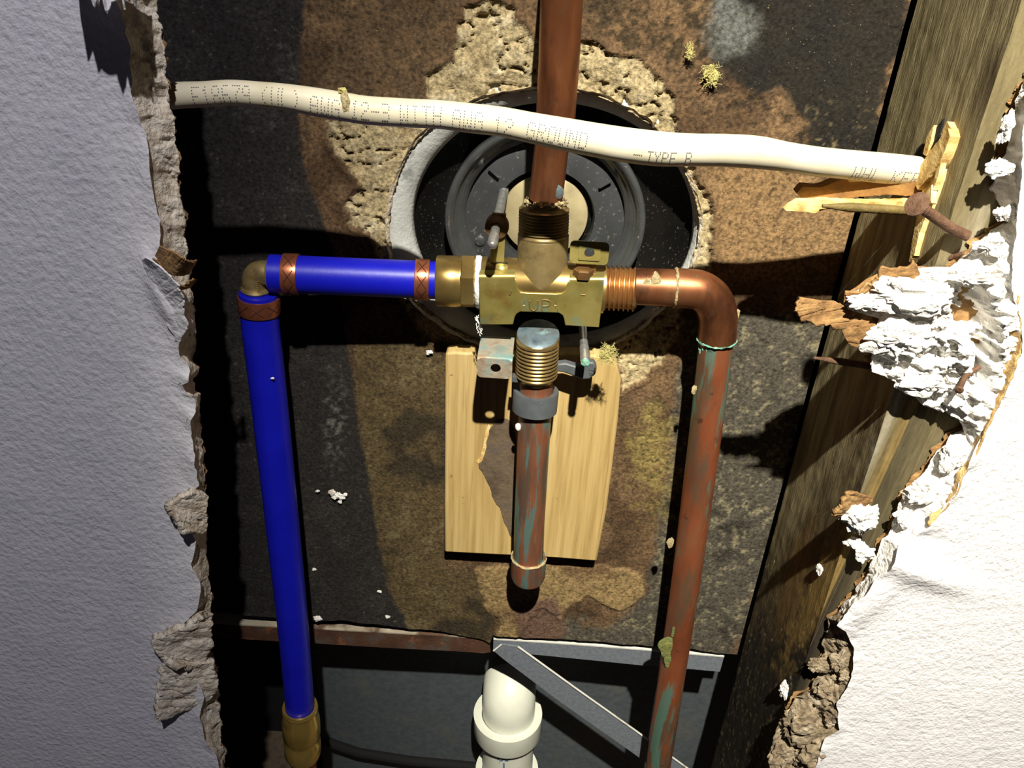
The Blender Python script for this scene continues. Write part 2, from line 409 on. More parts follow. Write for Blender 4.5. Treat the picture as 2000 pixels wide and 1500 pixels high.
    col = mixc(col, (128, 100, 82), mauve)
    # black mould at left with its water line
    bl = sdf(px, py, [(0, -200), (604, -200), (598, 0), (586, 130), (580, 200), (590, 300), (602, 350), (628, 420), (655, 490), (668, 570), (676, 650), (692, 750), (706, 850), (722, 950), (738, 1050), (758, 1150), (800, 1225), (800, 1400), (0, 1400)]) + 5 * n2 + 3 * n3
    bm = smooth(-3, 5, bl)
    col = mixc(col, (56, 53, 50), bm)
    col = mixc(col, (72, 69, 64), bm * smooth(.05, .5, n1 + .4 * n2) * .6)
    col = mixc(col, (120, 116, 108), bm * smooth(.5, .68, n3 + .2 * n1) * .6)
    col = mixc(col, (128, 126, 118), bm * smooth(.2, .9, 1 - np.hypot((px - 655) / 45, (py - 830) / 180)) * smooth(.0, .4, n3 + .4 * n2) * .8)
    # bare gypsum
    gcol = np.ones(G.shape) * C(206, 186, 142)
    gcol = mixc(gcol, (180, 158, 116), smooth(0, .5, n1)); gcol = mixc(gcol, (222, 206, 168), smooth(.1, .5, -n2))
    col = col * (1 - gm[..., None]) + gcol * gm[..., None]
    # relief
    warp = G + .004 * np.stack([n2, n2 * 0, n1], -1)
    cr = np.abs(fbm(warp * np.array([.55, 1, 1.25]), 120, 2, 61)); crack = 1 - smooth(0, .045, cr)
    crack = crack * smooth(-.25, .15, fbm(G, 60, 2, 71))
    G[..., 1] += gm * (.0012 + .0013 * n1 + .0014 * n2 + .0007 * n3 + .0045 * crack)
    rimlift = gm * smooth(1.22, 1.02, rr) * .002
    G[..., 1] += rimlift
    G[..., 1] += tm * (-.0012 - .001 * n2) + (1 - gm) * (.0003 * n2 + .0002 * n3) - mauve * .0006
    # small lip of torn paper round the bare patch
    lip = np.exp(-((dg + 6) / 5) ** 2); G[..., 1] -= .0009 * lip * (1 - gm)
    fs = grid_faces(nx and nz, nx)
    edge = 1 + .012 * np.sin(ang * 5 + 1) + .01 * n2
    inside = rr < edge * .992
    # snap ring vertices next to the hole onto its outline
    ins = inside.reshape(-1)
    keep = ~(ins[fs].all(1))
    # holes: drop faces fully inside, then pull inside vertices of cut faces to the rim
    fl_ = G.reshape(-1, 3); q = ins.copy()
    used = np.zeros(len(fl_), bool); used[fs[keep].reshape(-1)] = True
    mv = q & used
    if mv.any():
        pxx = px.reshape(-1)[mv]; pyy = py.reshape(-1)[mv]; a = ang.reshape(-1)[mv]; e = edge.reshape(-1)[mv]
        nxp = 1060 + 304 * np.cos(a) * e; nyp = 438 + 262 * np.sin(a) * e
        pts = np.array([P(x_, y_, YW)[:] for x_, y_ in zip(nxp, nyp)]); fl_[mv, 0] = pts[:, 0]; fl_[mv, 2] = pts[:, 2]
    fs = fs[keep]
    idx = -np.ones(len(fl_), int); idx[np.unique(fs)] = np.arange(len(np.unique(fs)))
    V = fl_[np.unique(fs)]; cc = col.reshape(-1, 3)[np.unique(fs)]; fs = idx[fs]
    o = obj('wall_back', (V, fs), 'board', smooth_angle=0); o.data.shade_smooth()
    ca = o.data.color_attributes.new('Col', 'FLOAT_COLOR', 'POINT')
    ca.data.foreach_set('color', np.concatenate([cc, np.ones((len(cc), 1))], 1).astype(np.float32).reshape(-1))
    struct(o)
    # broken thickness of the board round the hole and the shower side of the board
    th = np.linspace(0, 2 * math.pi, 241)[:-1]; V = []; m = 9
    for a in th:
        e = 1 + .012 * math.sin(a * 5 + 1)
        p = P(1060 + 304 * math.cos(a) * e, 438 + 262 * math.sin(a) * e, YW)
        c = P(1060, 438, YW)
        for k in range(m):
            d = (p - c).normalized()
            V.append(p + Vector((0, .0015 + .0115 * k / (m - 1), 0)) + d * (.0005 if k else .0016))
    V = np.array([v[:] for v in V]); n = fbm(V, 160, 3, 5)
    c = np.array(P(1060, 438, YW)); dd = V - c; dd[:, 1] = 0; dd /= np.linalg.norm(dd, axis=1)[:, None]
    V += dd * (.0016 * n)[:, None]
    Fs = []
    for i in range(240):
        for k in range(m - 1):
            j = (i + 1) % 240; Fs.append([i * m + k, j * m + k, j * m + k + 1, i * m + k + 1])
    obj('gypsum_rim', (V, Fs), 'gypsum', o)
    return o
wall_back = build_back()

# ================================================================ DRYWALL WITH TORN EDGES
def torn_wall(name, pairs, side, paint, coremat, seed, yc_rough, lifts, nrows=760, ncore=14, ncol=46, pits=()):
    pa = np.array([p[0] + p[1] + (p[2],) for p in pairs], float)
    s = np.concatenate([[0], np.cumsum(np.hypot(np.diff(pa[:, 0]), np.diff(pa[:, 1])) + .15 * np.hypot(np.diff(pa[:, 2]), np.diff(pa[:, 3])))])
    u = np.linspace(0, s[-1], nrows)
    q = np.stack([np.interp(u, s, pa[:, k]) for k in range(5)], 1)
    line = np.stack([u * .01, u * 0, u * 0], 1)
    q[:, 0] += 5 * fbm(line, 3, 3, seed); q[:, 2] += 9 * fbm(line, 4, 4, seed + 5); q[:, 3] += 5 * fbm(line, 3, 3, seed + 9)
    E = np.array([P(a, b, YF)[:] for a, b in q[:, :2]]); C = np.array([P(a, b, y)[:] for a, b, y in q[:, 2:]])
    E[:, 2] = np.minimum.accumulate(E[:, 2] - np.arange(nrows) * 1e-6)
    d = np.concatenate([np.linspace(0, .05, 32) ** 1.0, np.linspace(.055, .45, ncol - 32)])
    G = np.repeat(E[:, None, :], ncol, 1); G[..., 0] += side * d
    px, py = proj(G)
    lift = 0 * px
    for (x, y, rx, ry, rot, h) in lifts:
        c, sn = math.cos(R(rot)), math.sin(R(rot))
        ax = ((px - x) * c + (py - y) * sn) / rx; ay = (-(px - x) * sn + (py - y) * c) / ry
        lift = lift + h * np.exp(-ax * ax - ay * ay)
    G[..., 1] -= lift
    G[..., 1] += .0004 * fbm(G, 60, 3, seed + 40)
    G[..., 1] -= .0006 * np.exp(-(d[None] / .004) ** 2) * (1 + 2 * fbm(G, 120, 2, seed + 44))
    w = obj(name, (G.reshape(-1, 3), grid_faces(nrows, ncol)), paint, smooth_angle=0); w.data.shade_smooth(); struct(w)
    # broken gypsum core between the painted face and the rear paper
    t = np.linspace(0, 1, ncore)[None, :, None]
    E2 = G[:, 0, :]; ov = E2 + np.array([side * .002, .0004, 0])
    K = ov[:, None] * (1 - t) + C[:, None] * t
    wid = np.linalg.norm(C - E2, axis=1)[:, None]
    env = np.sin(np.linspace(0, 1, ncore) * math.pi)[None] ** .5
    amp = np.clip(wid * .12, .0006, yc_rough) * env
    K[..., 1] += amp * (1.6 * fbm(K, 110, 4, seed + 13) + .9 * fbm(K, 320, 2, seed + 17)) + .15 * env * (C[:, 1] - E2[:, 1])[:, None]
    rg = np.abs(fbm(K, 150, 4, seed + 51)); K[..., 1] += np.clip(wid * .10, 0, .0042) * env * (rg * 3.2 - .6)
    K[..., 0] += .0012 * env * fbm(K, 200, 3, seed + 23); K[..., 2] += .001 * env * fbm(K, 200, 3, seed + 29)
    kx, ky = proj(K)
    for (x, y, rx_, ry_, dep) in pits: K[..., 1] += dep * np.exp(-(((kx - x) / rx_) ** 2 + ((ky - y) / ry_) ** 2) ** 2) * (1 + .5 * fbm(K, 200, 3, seed + 61))
    # turn under the edge back to the rear paper
    back = C.copy(); back[:, 1] = YB + .0012; back[:, 0] += side * .003
    back2 = back.copy(); back2[:, 0] += side * .02
    Kb = np.concatenate([K, back[:, None], back2[:, None]], 1)
    co = obj('gypsum_core', (Kb.reshape(-1, 3), grid_faces(nrows, ncore + 2)), coremat, w, 0); co.data.shade_smooth()
    if side > 0:            # dirt and weaker light painted together low on the torn edge
        co.data.materials.append(MATS['gypsum_dirt_shade']); rows = np.arange(nrows - 1); wob = 30 * fbm(line, 3, 3, seed + 70)
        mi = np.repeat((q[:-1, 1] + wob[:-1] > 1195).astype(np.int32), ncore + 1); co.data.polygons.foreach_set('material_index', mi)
    # rear paper
    Bk = np.repeat(back[:, None, :], 8, 1); dd = np.array([-.0022, .001, .004, .01, .03, .08, .2, .44])
    Bk[..., 0] += side * dd; Bk[..., 1] = YB + .0014
    Bk[:, 0, 0] += .0022 * fbm(line, 6, 4, seed + 33); Bk[:, 0, 1] += .001 * fbm(line, 5, 3, seed + 35)
    obj('backing_paper', (Bk.reshape(-1, 3), grid_faces(nrows, 8)), 'kraft', w, 0)
    return w
lp = [((170, -330), (262, -330)), ((215, -60), (300, -60)), ((230, 0), (310, 0)), ((246, 45), (316, 50)), ((252, 90), (322, 95)), ((258, 160), (330, 165)), ((266, 198), (335, 205)), ((282, 245), (340, 250)), ((292, 292), (345, 295)), ((297, 350), (351, 352)), ((303, 390), (355, 392)), ((314, 432), (359, 434)), ((318, 472), (362, 470)), ((312, 495), (366, 500)), ((330, 540), (374, 540)), ((355, 585), (377, 585)), ((368, 635), (379, 640)), ((352, 665), (379, 665)), ((353, 690), (380, 690)), ((371, 720), (382, 720)), ((374, 738), (383, 738)), ((359, 747), (384, 748)), ((366, 768), (385, 768)), ((381, 775), (387, 775)), ((385, 800), (390, 800)), ((375, 822), (393, 822)), ((375, 850), (395, 850)), ((385, 882), (396, 882)), ((383, 910), (397, 910)), ((390, 945), (398, 945)), ((372, 962), (399, 962)), ((366, 985), (400, 985)), ((370, 1030), (402, 1030)), ((386, 1055), (404, 1055)), ((376, 1098), (406, 1098)), ((391, 1130), (409, 1130)), ((395, 1152), (412, 1152)), ((385, 1188), (414, 1188)), ((362, 1212), (404, 1215)), ((340, 1240), (402, 1245)), ((345, 1290), (416, 1285)), ((392, 1340), (424, 1335)), ((398, 1360), (427, 1360)), ((392, 1400), (430, 1400)), ((400, 1440), (434, 1440)), ((424, 1478), (438, 1478)), ((430, 1500), (441, 1500)), ((445, 1620), (452, 1620)), ((470, 1850), (480, 1850))]
lp = [(a, b, YB) for a, b in lp]
wall_left = torn_wall('wall_left', lp, -1, 'paint', 'gypsum', 100, .0022,
    [(330, 590, 90, 22, 62, .0038), (345, 560, 60, 30, 60, .002), (375, 740, 40, 14, 20, .0015), (380, 900, 45, 18, 60, .0012), (385, 815, 40, 14, 30, .0015), (290, 300, 26, 90, 5, .001)])
rp = [((2900, -330), (2880, -330), .303), ((2400, -150), (2380, -150), .303), ((2120, 30), (2095, 30), .303), ((2022, 150), (2000, 160), .303), ((2000, 230), (1977, 222), .302), ((1996, 300), (1962, 300), .302), ((1990, 350), (1930, 336), .303), ((1986, 400), (1952, 385), .303), ((1985, 450), (1974, 435), .303), ((1980, 490), (1926, 459), .302), ((1976, 530), (1894, 497), .301), ((1976, 560), (1850, 530), .301),
      ((1983, 583), (1738, 535), .301), ((1988, 600), (1656, 583), .302), ((1992, 617), (1656, 604), .302), ((1992, 640), (1715, 622), .301), ((1990, 683), (1699, 685), .301), ((1967, 750), (1706, 728), .301), ((1943, 800), (1772, 752), .302), ((1925, 835), (1803, 790), .302), ((1913, 860), (1868, 812), .302), ((1897, 885), (1885, 842), .303), ((1885, 915), (1850, 856), .303), ((1868, 957), (1815, 905), .303), ((1845, 985), (1790, 940), .303), ((1824, 1012), (1750, 985), .303), ((1788, 1049), (1738, 1038), .303), ((1756, 1062), (1722, 1062), .303), ((1733, 1104), (1702, 1106), .303), ((1703, 1133), (1690, 1133), .304), ((1667, 1170), (1658, 1166), .304), ((1632, 1212), (1622, 1210), .304), ((1650, 1226), (1612, 1235), .304), ((1668, 1262), (1606, 1268), .304), ((1666, 1300), (1600, 1302), .304), ((1655, 1338), (1585, 1345), .304), ((1636, 1366), (1552, 1368), .304), ((1638, 1420), (1522, 1412), .304), ((1612, 1440), (1506, 1452), .304), ((1593, 1500), (1500, 1500), .304), ((1560, 1650), (1470, 1650), .304), ((1520, 1850), (1440, 1850), .304)]
wall_right = torn_wall('wall_right', rp, 1, 'paint', 'gypsum_white', 300, .0045,
    [(1760, 1100, 130, 26, 20, .0042), (1800, 1050, 60, 14, 10, -.0012), (1690, 1180, 80, 26, -40, .003), (1990, 700, 20, 80, 0, .001)], nrows=1300, ncore=60, pits=[(1905, 610, 40, 50, .013), (1930, 665, 26, 40, .010), (1835, 585, 9, 14, .006), (1857, 582, 6, 8, .005), (1790, 668, 60, 5, .005), (1860, 735, 60, 4, .004), (1920, 730, 14, 30, .008), (1950, 400, 16, 40, .006)])

# torn paper flaps -----------------------------------------------------------
def flap(name, m, pxpts, seed, parent, thick=.0006, rough=.0008, n=34, jag=0):
    """a torn sheet: pxpts = (n rows) of two edges [(px,py,Y),(px,py,Y)]"""
    A = catmull([a for a, b in pxpts], 18); B = catmull([b for a, b in pxpts], 18)
    nr = len(A); G = np.zeros((nr, n, 3))
    line = np.stack([np.arange(nr) * .16, np.zeros(nr), np.zeros(nr)], 1)
    ja = fbm(line, 1, 4, seed) * 5; jb = fbm(line, 1, 5, seed + 7) * 11
    for i in range(nr):
        a = A[i] + np.array([ja[i], ja[i] * .4, 0]); b = B[i] + np.array([jb[i], jb[i] * .5 + jag * (2 * abs((i * .093 + .3 * math.sin(i * .21)) % 1 - .5) - .5) * (1 + .6 * math.sin(i * .37)), 0])
        for k in range(n):
            t = k / (n - 1); q = a * (1 - t) + b * t; G[i, k] = P(q[0], q[1], q[2])[:]
    G[..., 1] += rough * (fbm(G, 130, 4, seed) + .25 * fbm(G, 600, 3, seed + 3) + (.9 * np.abs(fbm(G, 90, 4, seed + 8)) if rough > .0015 else 0))
    o = obj(name, (G.reshape(-1, 3), grid_faces(nr, n)), m, parent, 0); o.data.shade_smooth()
    s = o.modifiers.new('thick', 'SOLIDIFY'); s.thickness = thick; s.offset = 0
    return o
WL, WR = wall_left, wall_right
# upper left: ragged paper above the frame edge that shades the wall
flap('torn_paper', 'paint', [((130, -70, .284), (118, -50, .272)), ((165, -60, .286), (165, -15, .268)), ((200, -60, .288), (205, 8, .270)), ((235, -60, .290), (240, -8, .274)), ((270, -60, .292), (262, 5, .282))], 3, WL, jag=34)
# curled brown paper
flap('torn_paper', 'kraft', [((306, 500, .290), (318, 482, .285)), ((318, 520, .286), (340, 492, .279)), ((340, 536, .284), (360, 505, .277)), ((365, 535, .287), (378, 512, .282)), ((380, 520, .296), (385, 508, .294))], 11, WL)
flap('torn_paper', 'kraft', [((300, 505, .291), (312, 512, .286)), ((325, 545, .289), (338, 548, .283)), ((350, 566, .292), (362, 560, .288)), ((372, 560, .300), (382, 545, .298))], 12, WL)
# lifted painted paper below it
flap('torn_paper', 'paint', [((280, 508, .2915), (290, 505, .284)), ((290, 545, .2915), (318, 525, .282)), ((305, 585, .2915), (348, 555, .283)), ((325, 630, .2915), (365, 590, .286)), ((350, 670, .2915), (366, 640, .289))], 13, WL)
# torn gypsum tongues further down
flap('torn_paper', 'gypsum', [((400, 965, .296), (375, 960, .290)), ((402, 995, .296), (330, 985, .285)), ((400, 1020, .296), (335, 1005, .283)), ((396, 1040, .297), (362, 1042, .283))], 14, WL, .003, .002)
flap('torn_paper', 'gypsum', [((412, 1195, .300), (390, 1200, .294)), ((410, 1225, .298), (345, 1230, .288)), ((412, 1255, .298), (302, 1245, .284)), ((400, 1285, .298), (305, 1275, .284)), ((385, 1300, .298), (345, 1305, .283))], 15, WL, .0035, .002)
flap('torn_paper', 'gypsum', [((418, 1290, .300), (330, 1285, .288)), ((420, 1320, .300), (310, 1310, .286)), ((424, 1345, .300), (308, 1345, .285)), ((400, 1365, .298), (300, 1375, .283)), ((360, 1385, .296), (305, 1405, .282))], 16, WL, .004, .0025)
# right: brown paper tongue pointing at the copper elbow and other scraps
flap('torn_paper', 'kraft', [((1700, 690, .303), (1655, 665, .302)), ((1712, 640, .302), (1640, 645, .301)), ((1690, 615, .303), (1605, 632, .300)), ((1660, 600, .303), (1565, 622, .299)), ((1640, 594, .303), (1548, 600, .298)), ((1630, 590, .303), (1562, 586, .299))], 21, WR, .0012, .0013, jag=12)
flap('torn_paper', 'kraft', [((1800, 548, .302), (1790, 512, .301)), ((1740, 560, .302), (1730, 528, .300)), ((1700, 572, .302), (1690, 558, .300)), ((1655, 592, .302), (1650, 575, .300))], 22, WR, .0012, .0012, jag=10)
flap('torn_paper', 'kraft_pale', [((1988, 575, .2925), (1974, 570, .2955)), ((1996, 640, .2915), (1977, 640, .2955)), ((1988, 700, .2915), (1969, 705, .2955)), ((1962, 765, .2915), (1946, 765, .2955)), ((1932, 830, .2918), (1918, 828, .2955)), ((1902, 900, .2920), (1890, 895, .2955)), ((1862, 970, .2922), (1855, 964, .2945)), ((1815, 1028, .2925), (1812, 1024, .2935))], 23, WR, .0008, .0008, 10)
flap('torn_paper', 'kraft', [((1700, 970, .303), (1665, 958, .296)), ((1690, 990, .303), (1640, 985, .294)), ((1690, 1005, .303), (1628, 1002, .295)), ((1685, 1020, .303), (1640, 1010, .297))], 24, WR, .002, .0015)
def crumb(px, py, Y, s, seed, m='gypsum_white', flat=(1, .8, 1), rough=.6, lev=3, parent=None, name='gypsum_crumb'):
    p = P(px, py, Y); return obj(name, blob(p, s * MP(px, py, Y), seed, rough, lev, flat), m, parent, 0)
# lumps of core hanging at the torn right edge
k = 0
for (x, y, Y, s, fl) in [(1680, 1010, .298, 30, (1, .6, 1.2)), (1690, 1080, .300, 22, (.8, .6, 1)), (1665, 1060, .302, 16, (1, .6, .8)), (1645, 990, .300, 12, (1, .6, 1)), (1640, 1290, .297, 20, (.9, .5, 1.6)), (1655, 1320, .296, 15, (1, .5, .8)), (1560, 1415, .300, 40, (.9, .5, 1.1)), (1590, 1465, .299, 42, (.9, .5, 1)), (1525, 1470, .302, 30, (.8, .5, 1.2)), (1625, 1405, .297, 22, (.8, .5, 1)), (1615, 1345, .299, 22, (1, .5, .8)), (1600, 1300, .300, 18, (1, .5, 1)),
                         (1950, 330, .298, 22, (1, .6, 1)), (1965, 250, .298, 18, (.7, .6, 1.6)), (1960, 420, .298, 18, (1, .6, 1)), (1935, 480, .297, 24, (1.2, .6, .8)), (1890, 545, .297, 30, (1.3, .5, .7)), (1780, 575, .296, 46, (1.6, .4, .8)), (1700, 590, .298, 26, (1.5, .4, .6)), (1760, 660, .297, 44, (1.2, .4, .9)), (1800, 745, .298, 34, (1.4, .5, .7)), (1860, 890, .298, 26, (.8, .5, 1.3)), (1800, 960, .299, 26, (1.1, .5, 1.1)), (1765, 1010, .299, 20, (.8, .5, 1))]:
    o = crumb(x, y, Y, s, 50 + k, flat=fl, parent=WR, name='gypsum_lump', m='gypsum_dirt_shade' if y > 1230 else 'gypsum_white', rough=.95, lev=4); k += 1

# ================================================================ STUDS
def stud(name, xf, dirx, label, colour=True):
    ny, nz = 60, 420
    y = np.linspace(YB + .0025, YW - .0015, ny); z = np.linspace(1.12, .30, nz)
    Yg, Zg = np.meshgrid(y, z); G = np.stack([np.full_like(Yg, xf), Yg, Zg], -1)
    n1 = fbm(G * np.array([1, 1, .25]), 80, 4, 5); n2 = fbm(G, 160, 4, 6); n3 = fbm(G, 500, 2, 8)
    px, py = proj(G)
    def C(*c): return np.array(srgb(c)[:3])
    def mixc(col, c, m): return col * (1 - m[..., None]) + C(*c) * m[..., None]
    col = np.ones(G.shape) * C(158, 148, 116)
    grain = fbm(G * np.array([1, 1, .06]), 330, 3, 15)
    col = mixc(col, (120, 110, 82), smooth(.0, .5, grain) * .8)
    col = mixc(col, (176, 166, 132), smooth(.1, .5, -grain) * .6)
    if colour:
        # mould-blackened lower end of the stud
        t = (py - 960) / 260 + .9 * n1 + .35 * n2 + (px - 1560 + (py - 1100) * .28) / 500
        col = mixc(col, (92, 80, 56), smooth(-.35, .55, t) * .9); col = mixc(col, (46, 41, 36), smooth(.25, 1.2, t + .3 * n3)); col = mixc(col, (150, 134, 96), smooth(.28, .5, n3) * smooth(-.3, .5, t) * .6)
        # tan streak
        st = 1 - np.hypot((px - (1600 - (py - 1150) * .45)) / 46, (py - 1170) / 170)
        col = mixc(col, (176, 148, 88), smooth(.0, .8, st + .6 * n2 + .3 * n3) * .7)
        st = 1 - np.hypot((px - (1545 - (py - 1150) * .3)) / 34, (py - 1130) / 150)
        col = mixc(col, (132, 106, 66), smooth(.0, .7, st + .4 * n1) * .8)
        # darker brown patch at the upper right
        t2 = 1 - np.hypot((px - 1960) / 90, (py - 190) / 160); col = mixc(col, (104, 92, 72), smooth(0, .8, t2 + .5 * n1))
        # whitish dusting where plaster rubbed off
        t3 = 1 - np.hypot((px - 1730) / 60, (py - 960) / 120); col = mixc(col, (216, 214, 204), smooth(.1, .7, t3 + .7 * n2) * .45)
        col = mixc(col, (70, 58, 44), smooth(.1, .6, t3 + .8) * smooth(.0, .3, n3) * .35)
        col = mixc(col, (230, 226, 210), smooth(.62, .7, n3) * smooth(-.6, .4, t) * .6)
    G[..., 0] += .0003 * grain + .0003 * n2
    V = G.reshape(-1, 3); Fs = grid_faces(nz, ny).tolist(); n0 = len(V)
    w = .038 * dirx
    ex = [(xf + w, y[0], z[0]), (xf + w, y[-1], z[0]), (xf + w, y[-1], z[-1]), (xf + w, y[0], z[-1])]
    V = np.concatenate([V, np.array(ex)]); c = [0, ny - 1, nz * ny - 1, (nz - 1) * ny]
    A, B, Cc, D = n0, n0 + 1, n0 + 2, n0 + 3
    Fs += [[A, B, Cc, D], [c[0]] + [A, D] + [c[3]] + [r * ny for r in range(nz - 2, 0, -1)], [B, c[1]] + [r * ny + ny - 1 for r in range(1, nz - 1)] + [c[2], Cc], [c[0]] + list(range(1, ny - 1)) + [c[1], B, A], [c[3], D, Cc, c[2]] + [(nz - 1) * ny + k for k in range(ny - 2, 0, -1)]]
    root = thing(name, label, 'stud', (xf + w / 2, (y[0] + y[-1]) / 2, z[-1]))
    o = obj('timber', (V, Fs), 'stud', root, 40)
    cc = np.concatenate([col.reshape(-1, 3), np.ones((4, 3)) * C(140, 130, 100)])
    ca = o.data.color_attributes.new('Col', 'FLOAT_COLOR', 'POINT')
    ca.data.foreach_set('color', np.concatenate([cc, np.ones((len(cc), 1))], 1).astype(np.float32).reshape(-1))
    return root
STUD = stud('wall_stud', STUDX, 1, 'weathered greenish grey wooden stud blackened by mould on the right')

def on_stud(px, py, off=0):
    p = PX(px, py, STUDX); p.x -= off; return p
def sliver(pts, thick, m, seed, parent, name='splinter'):
    """pts: list of 3D outline points; a rough sliver of wood with thickness vector"""
    rnd = random.Random(len(pts) * 13 + seed); q = []
    for i in range(len(pts)):
        a, b = pts[i], pts[(i + 1) % len(pts)]; L = (b - a).length; m_ = max(1, int(L / .0014))
        for k_ in range(m_):
            p = a.lerp(b, k_ / m_)
            if k_: p = p + Vector((rnd.uniform(-1, 1) * .0001, rnd.uniform(-1, 1) * .00022, rnd.uniform(-1, 1) * .00022))
            q.append(p)
    v, f = prism(q, thick)
    o = fixn(obj(name, (v, f), m, parent, 30)); return o
# splintered notch where the cable enters the stud
HOLE = PX(1800, 322, STUDX)
obj('cable_hole', lathe(HOLE + Vector((-.0006, 0, 0)), (1, 0, 0), [(.0085, 0), (.0085, .03)], 28), 'dark', STUD)
obj('cable_hole', prism([on_stud(x, y, .0008) for x, y in [(1812, 300), (1822, 262), (1846, 232), (1838, 268), (1826, 300)]], (.001, 0, 0)), 'dark', STUD, 0)
def sp(px_pts, off, th, m, seed=0): return sliver([on_stud(x, y, off) for x, y in px_pts], Vector((th, 0, 0)), m, seed, STUD)
sp([(1800, 352), (1830, 305), (1858, 268), (1872, 252), (1876, 268), (1868, 292), (1856, 318), (1836, 345), (1812, 372)], .004, .0045, 'splinter')
sp([(1812, 300), (1822, 262), (1834, 245), (1828, 275), (1818, 305)], .002, .0025, 'splinter')
sp([(1850, 262), (1862, 238), (1872, 252), (1870, 275), (1860, 288)], .0025, .003, 'splinter')
sp([(1812, 372), (1836, 345), (1850, 330), (1846, 352), (1836, 380), (1824, 412), (1806, 455), (1796, 500), (1786, 512), (1792, 470), (1802, 420)], .0022, .0028, 'splinter')
sp([(1828, 378), (1840, 362), (1838, 392), (1840, 398), (1834, 400)], .004, .0022, 'splinter')
sp([(1846, 330), (1856, 312), (1850, 345), (1840, 372)], .0035, .0022, 'splinter')
def wedge(px_pts, Y0, Y1, m, tvec):
    xs_ = [p[0] for p in px_pts]; a, b = min(xs_), max(xs_)
    return sliver([P(x, y, Y0 + (Y1 - Y0) * (x - a) / (b - a)) for x, y in px_pts], tvec, m, 0, STUD)
wedge([(1556, 378), (1568, 364), (1600, 366), (1640, 352), (1680, 346), (1760, 350), (1800, 352), (1806, 372), (1790, 384), (1740, 380), (1680, 384), (1620, 392), (1570, 390)], .338, .336, 'splinter_dark', Vector((0, .006, 0)))
wedge([(1651, 344), (1700, 350), (1702, 354), (1660, 356)], .336, .335, 'splinter', Vector((0, .002, 0)))
wedge([(1535, 412), (1546, 402), (1560, 394), (1612, 392), (1700, 396), (1780, 394), (1800, 400), (1780, 410), (1700, 410), (1612, 408), (1592, 416), (1560, 413)], .333, .332, 'splinter', Vector((0, .005, 0)))

# ================================================================ BATHTUB BACK, BELOW THE BOARD
def build_tub():
    n, m = 50, 40; G = np.zeros((n, m, 3)); xs = np.linspace(P(612, 1400, .45).x, .26, n); zs = np.linspace(.70, .28, m)
    for i, x in enumerate(xs):
        for j, z in enumerate(zs):
            G[i, j] = (x, .452 + .10 * (x - .02) ** 2 - .05 * (z - .5), z)
    root = thing('bathtub', 'blue grey rear side of the bathtub seen below the rusty channel', 'bathtub', (0, .45, .28))
    o = obj('tub_shell', (G.reshape(-1, 3), grid_faces(n, m)), 'tub', root, 0); o.data.shade_smooth()
    s = o.modifiers.new('thick', 'SOLIDIFY'); s.thickness = .006; s.offset = 0
    # black tube drawn as the curved shadow low on the shell
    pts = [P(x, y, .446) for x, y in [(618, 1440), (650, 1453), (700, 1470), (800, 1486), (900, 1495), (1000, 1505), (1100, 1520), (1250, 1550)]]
    obj('shadow_line', tube(pts, .004, 10), 'dark', root)
build_tub()
# floor far below so the cavity has a bottom
fl = obj('floor', box((0, .40, .275), Vector((.7, 0, 0)), Vector((0, .30, 0)), Vector((0, 0, .01))), 'paper_dark'); struct(fl)
wf = obj('wall_far', box((0, .53, .70), Vector((.7, 0, 0)), Vector((0, .01, 0)), Vector((0, 0, .9))), 'dark'); struct(wf)

# metal channel at the foot of the board
def channel(name, label, topline, botline, m, mlip, Y, depth):
    base = P(topline[0][0], topline[0][1], Y)
    r = thing(name, label, 'metal channel', base)
    T = [P(x, y, Y) for x, y in topline]; B = [P(x, y, Y) for x, y in botline]
    V = []; Fs = []; n = len(T)
    for a, b in zip(T, B):
        V += [a, b, b + Vector((0, .0012, 0)), a + Vector((0, .0012, 0))]
    for i in range(n - 1):
        for k in range(4):
            k2 = (k + 1) % 4; Fs.append([i * 4 + k, i * 4 + k2, i * 4 + 4 + k2, i * 4 + 4 + k])
    Fs += [[0, 1, 2, 3], [n * 4 - 1, n * 4 - 2, n * 4 - 3, n * 4 - 4]]
    fixn(obj('web', (V, Fs), m, r))
    V = []; Fs = []
    up = Vector((0, 0, .0011))
    for a in T:
        V += [a + Vector((0, -.0004, 0)), a + up + Vector((0, -.0004, 0)), a + up + Vector((0, depth, .001)), a + Vector((0, depth, .001))]
    for i in range(n - 1):
        for k in range(4):
            k2 = (k + 1) % 4; Fs.append([i * 4 + k, i * 4 + k2, i * 4 + 4 + k2, i * 4 + 4 + k])
    Fs += [[0, 1, 2, 3], [n * 4 - 1, n * 4 - 2, n * 4 - 3, n * 4 - 4]]
    fixn(obj('top_flange', (V, Fs), mlip, r))
    return r
channel('metal_channel', 'rust covered steel channel left of the short capped stub', [(340, 1213), (430, 1218), (484, 1222), (606, 1228), (750, 1236), (890, 1244), (945, 1247), (956, 1254)], [(340, 1236), (430, 1244), (484, 1249), (606, 1256), (750, 1265), (890, 1272), (945, 1276), (958, 1274)], 'rusty', 'rusty_edge', .398, .014)
channel('metal_channel', 'galvanised steel channel running right to the wooden stud', [(964, 1249), (1060, 1255), (1160, 1262), (1261, 1270), (1340, 1277), (1414, 1283)], [(963, 1272), (1060, 1280), (1160, 1290), (1258, 1300), (1340, 1306), (1406, 1312)], 'galv', 'galv_edge', .398, .014)
rs = thing('metal_strap', 'galvanised diagonal steel strap crossing below the channel', 'metal strap', P(970, 1265, .392))
top = [(979, 1259), (1012, 1263), (1120, 1341), (1240, 1426), (1342, 1500), (1480, 1600)]; bot = [(964, 1271), (984, 1288), (1090, 1368), (1235, 1470), (1320, 1532), (1450, 1628)]
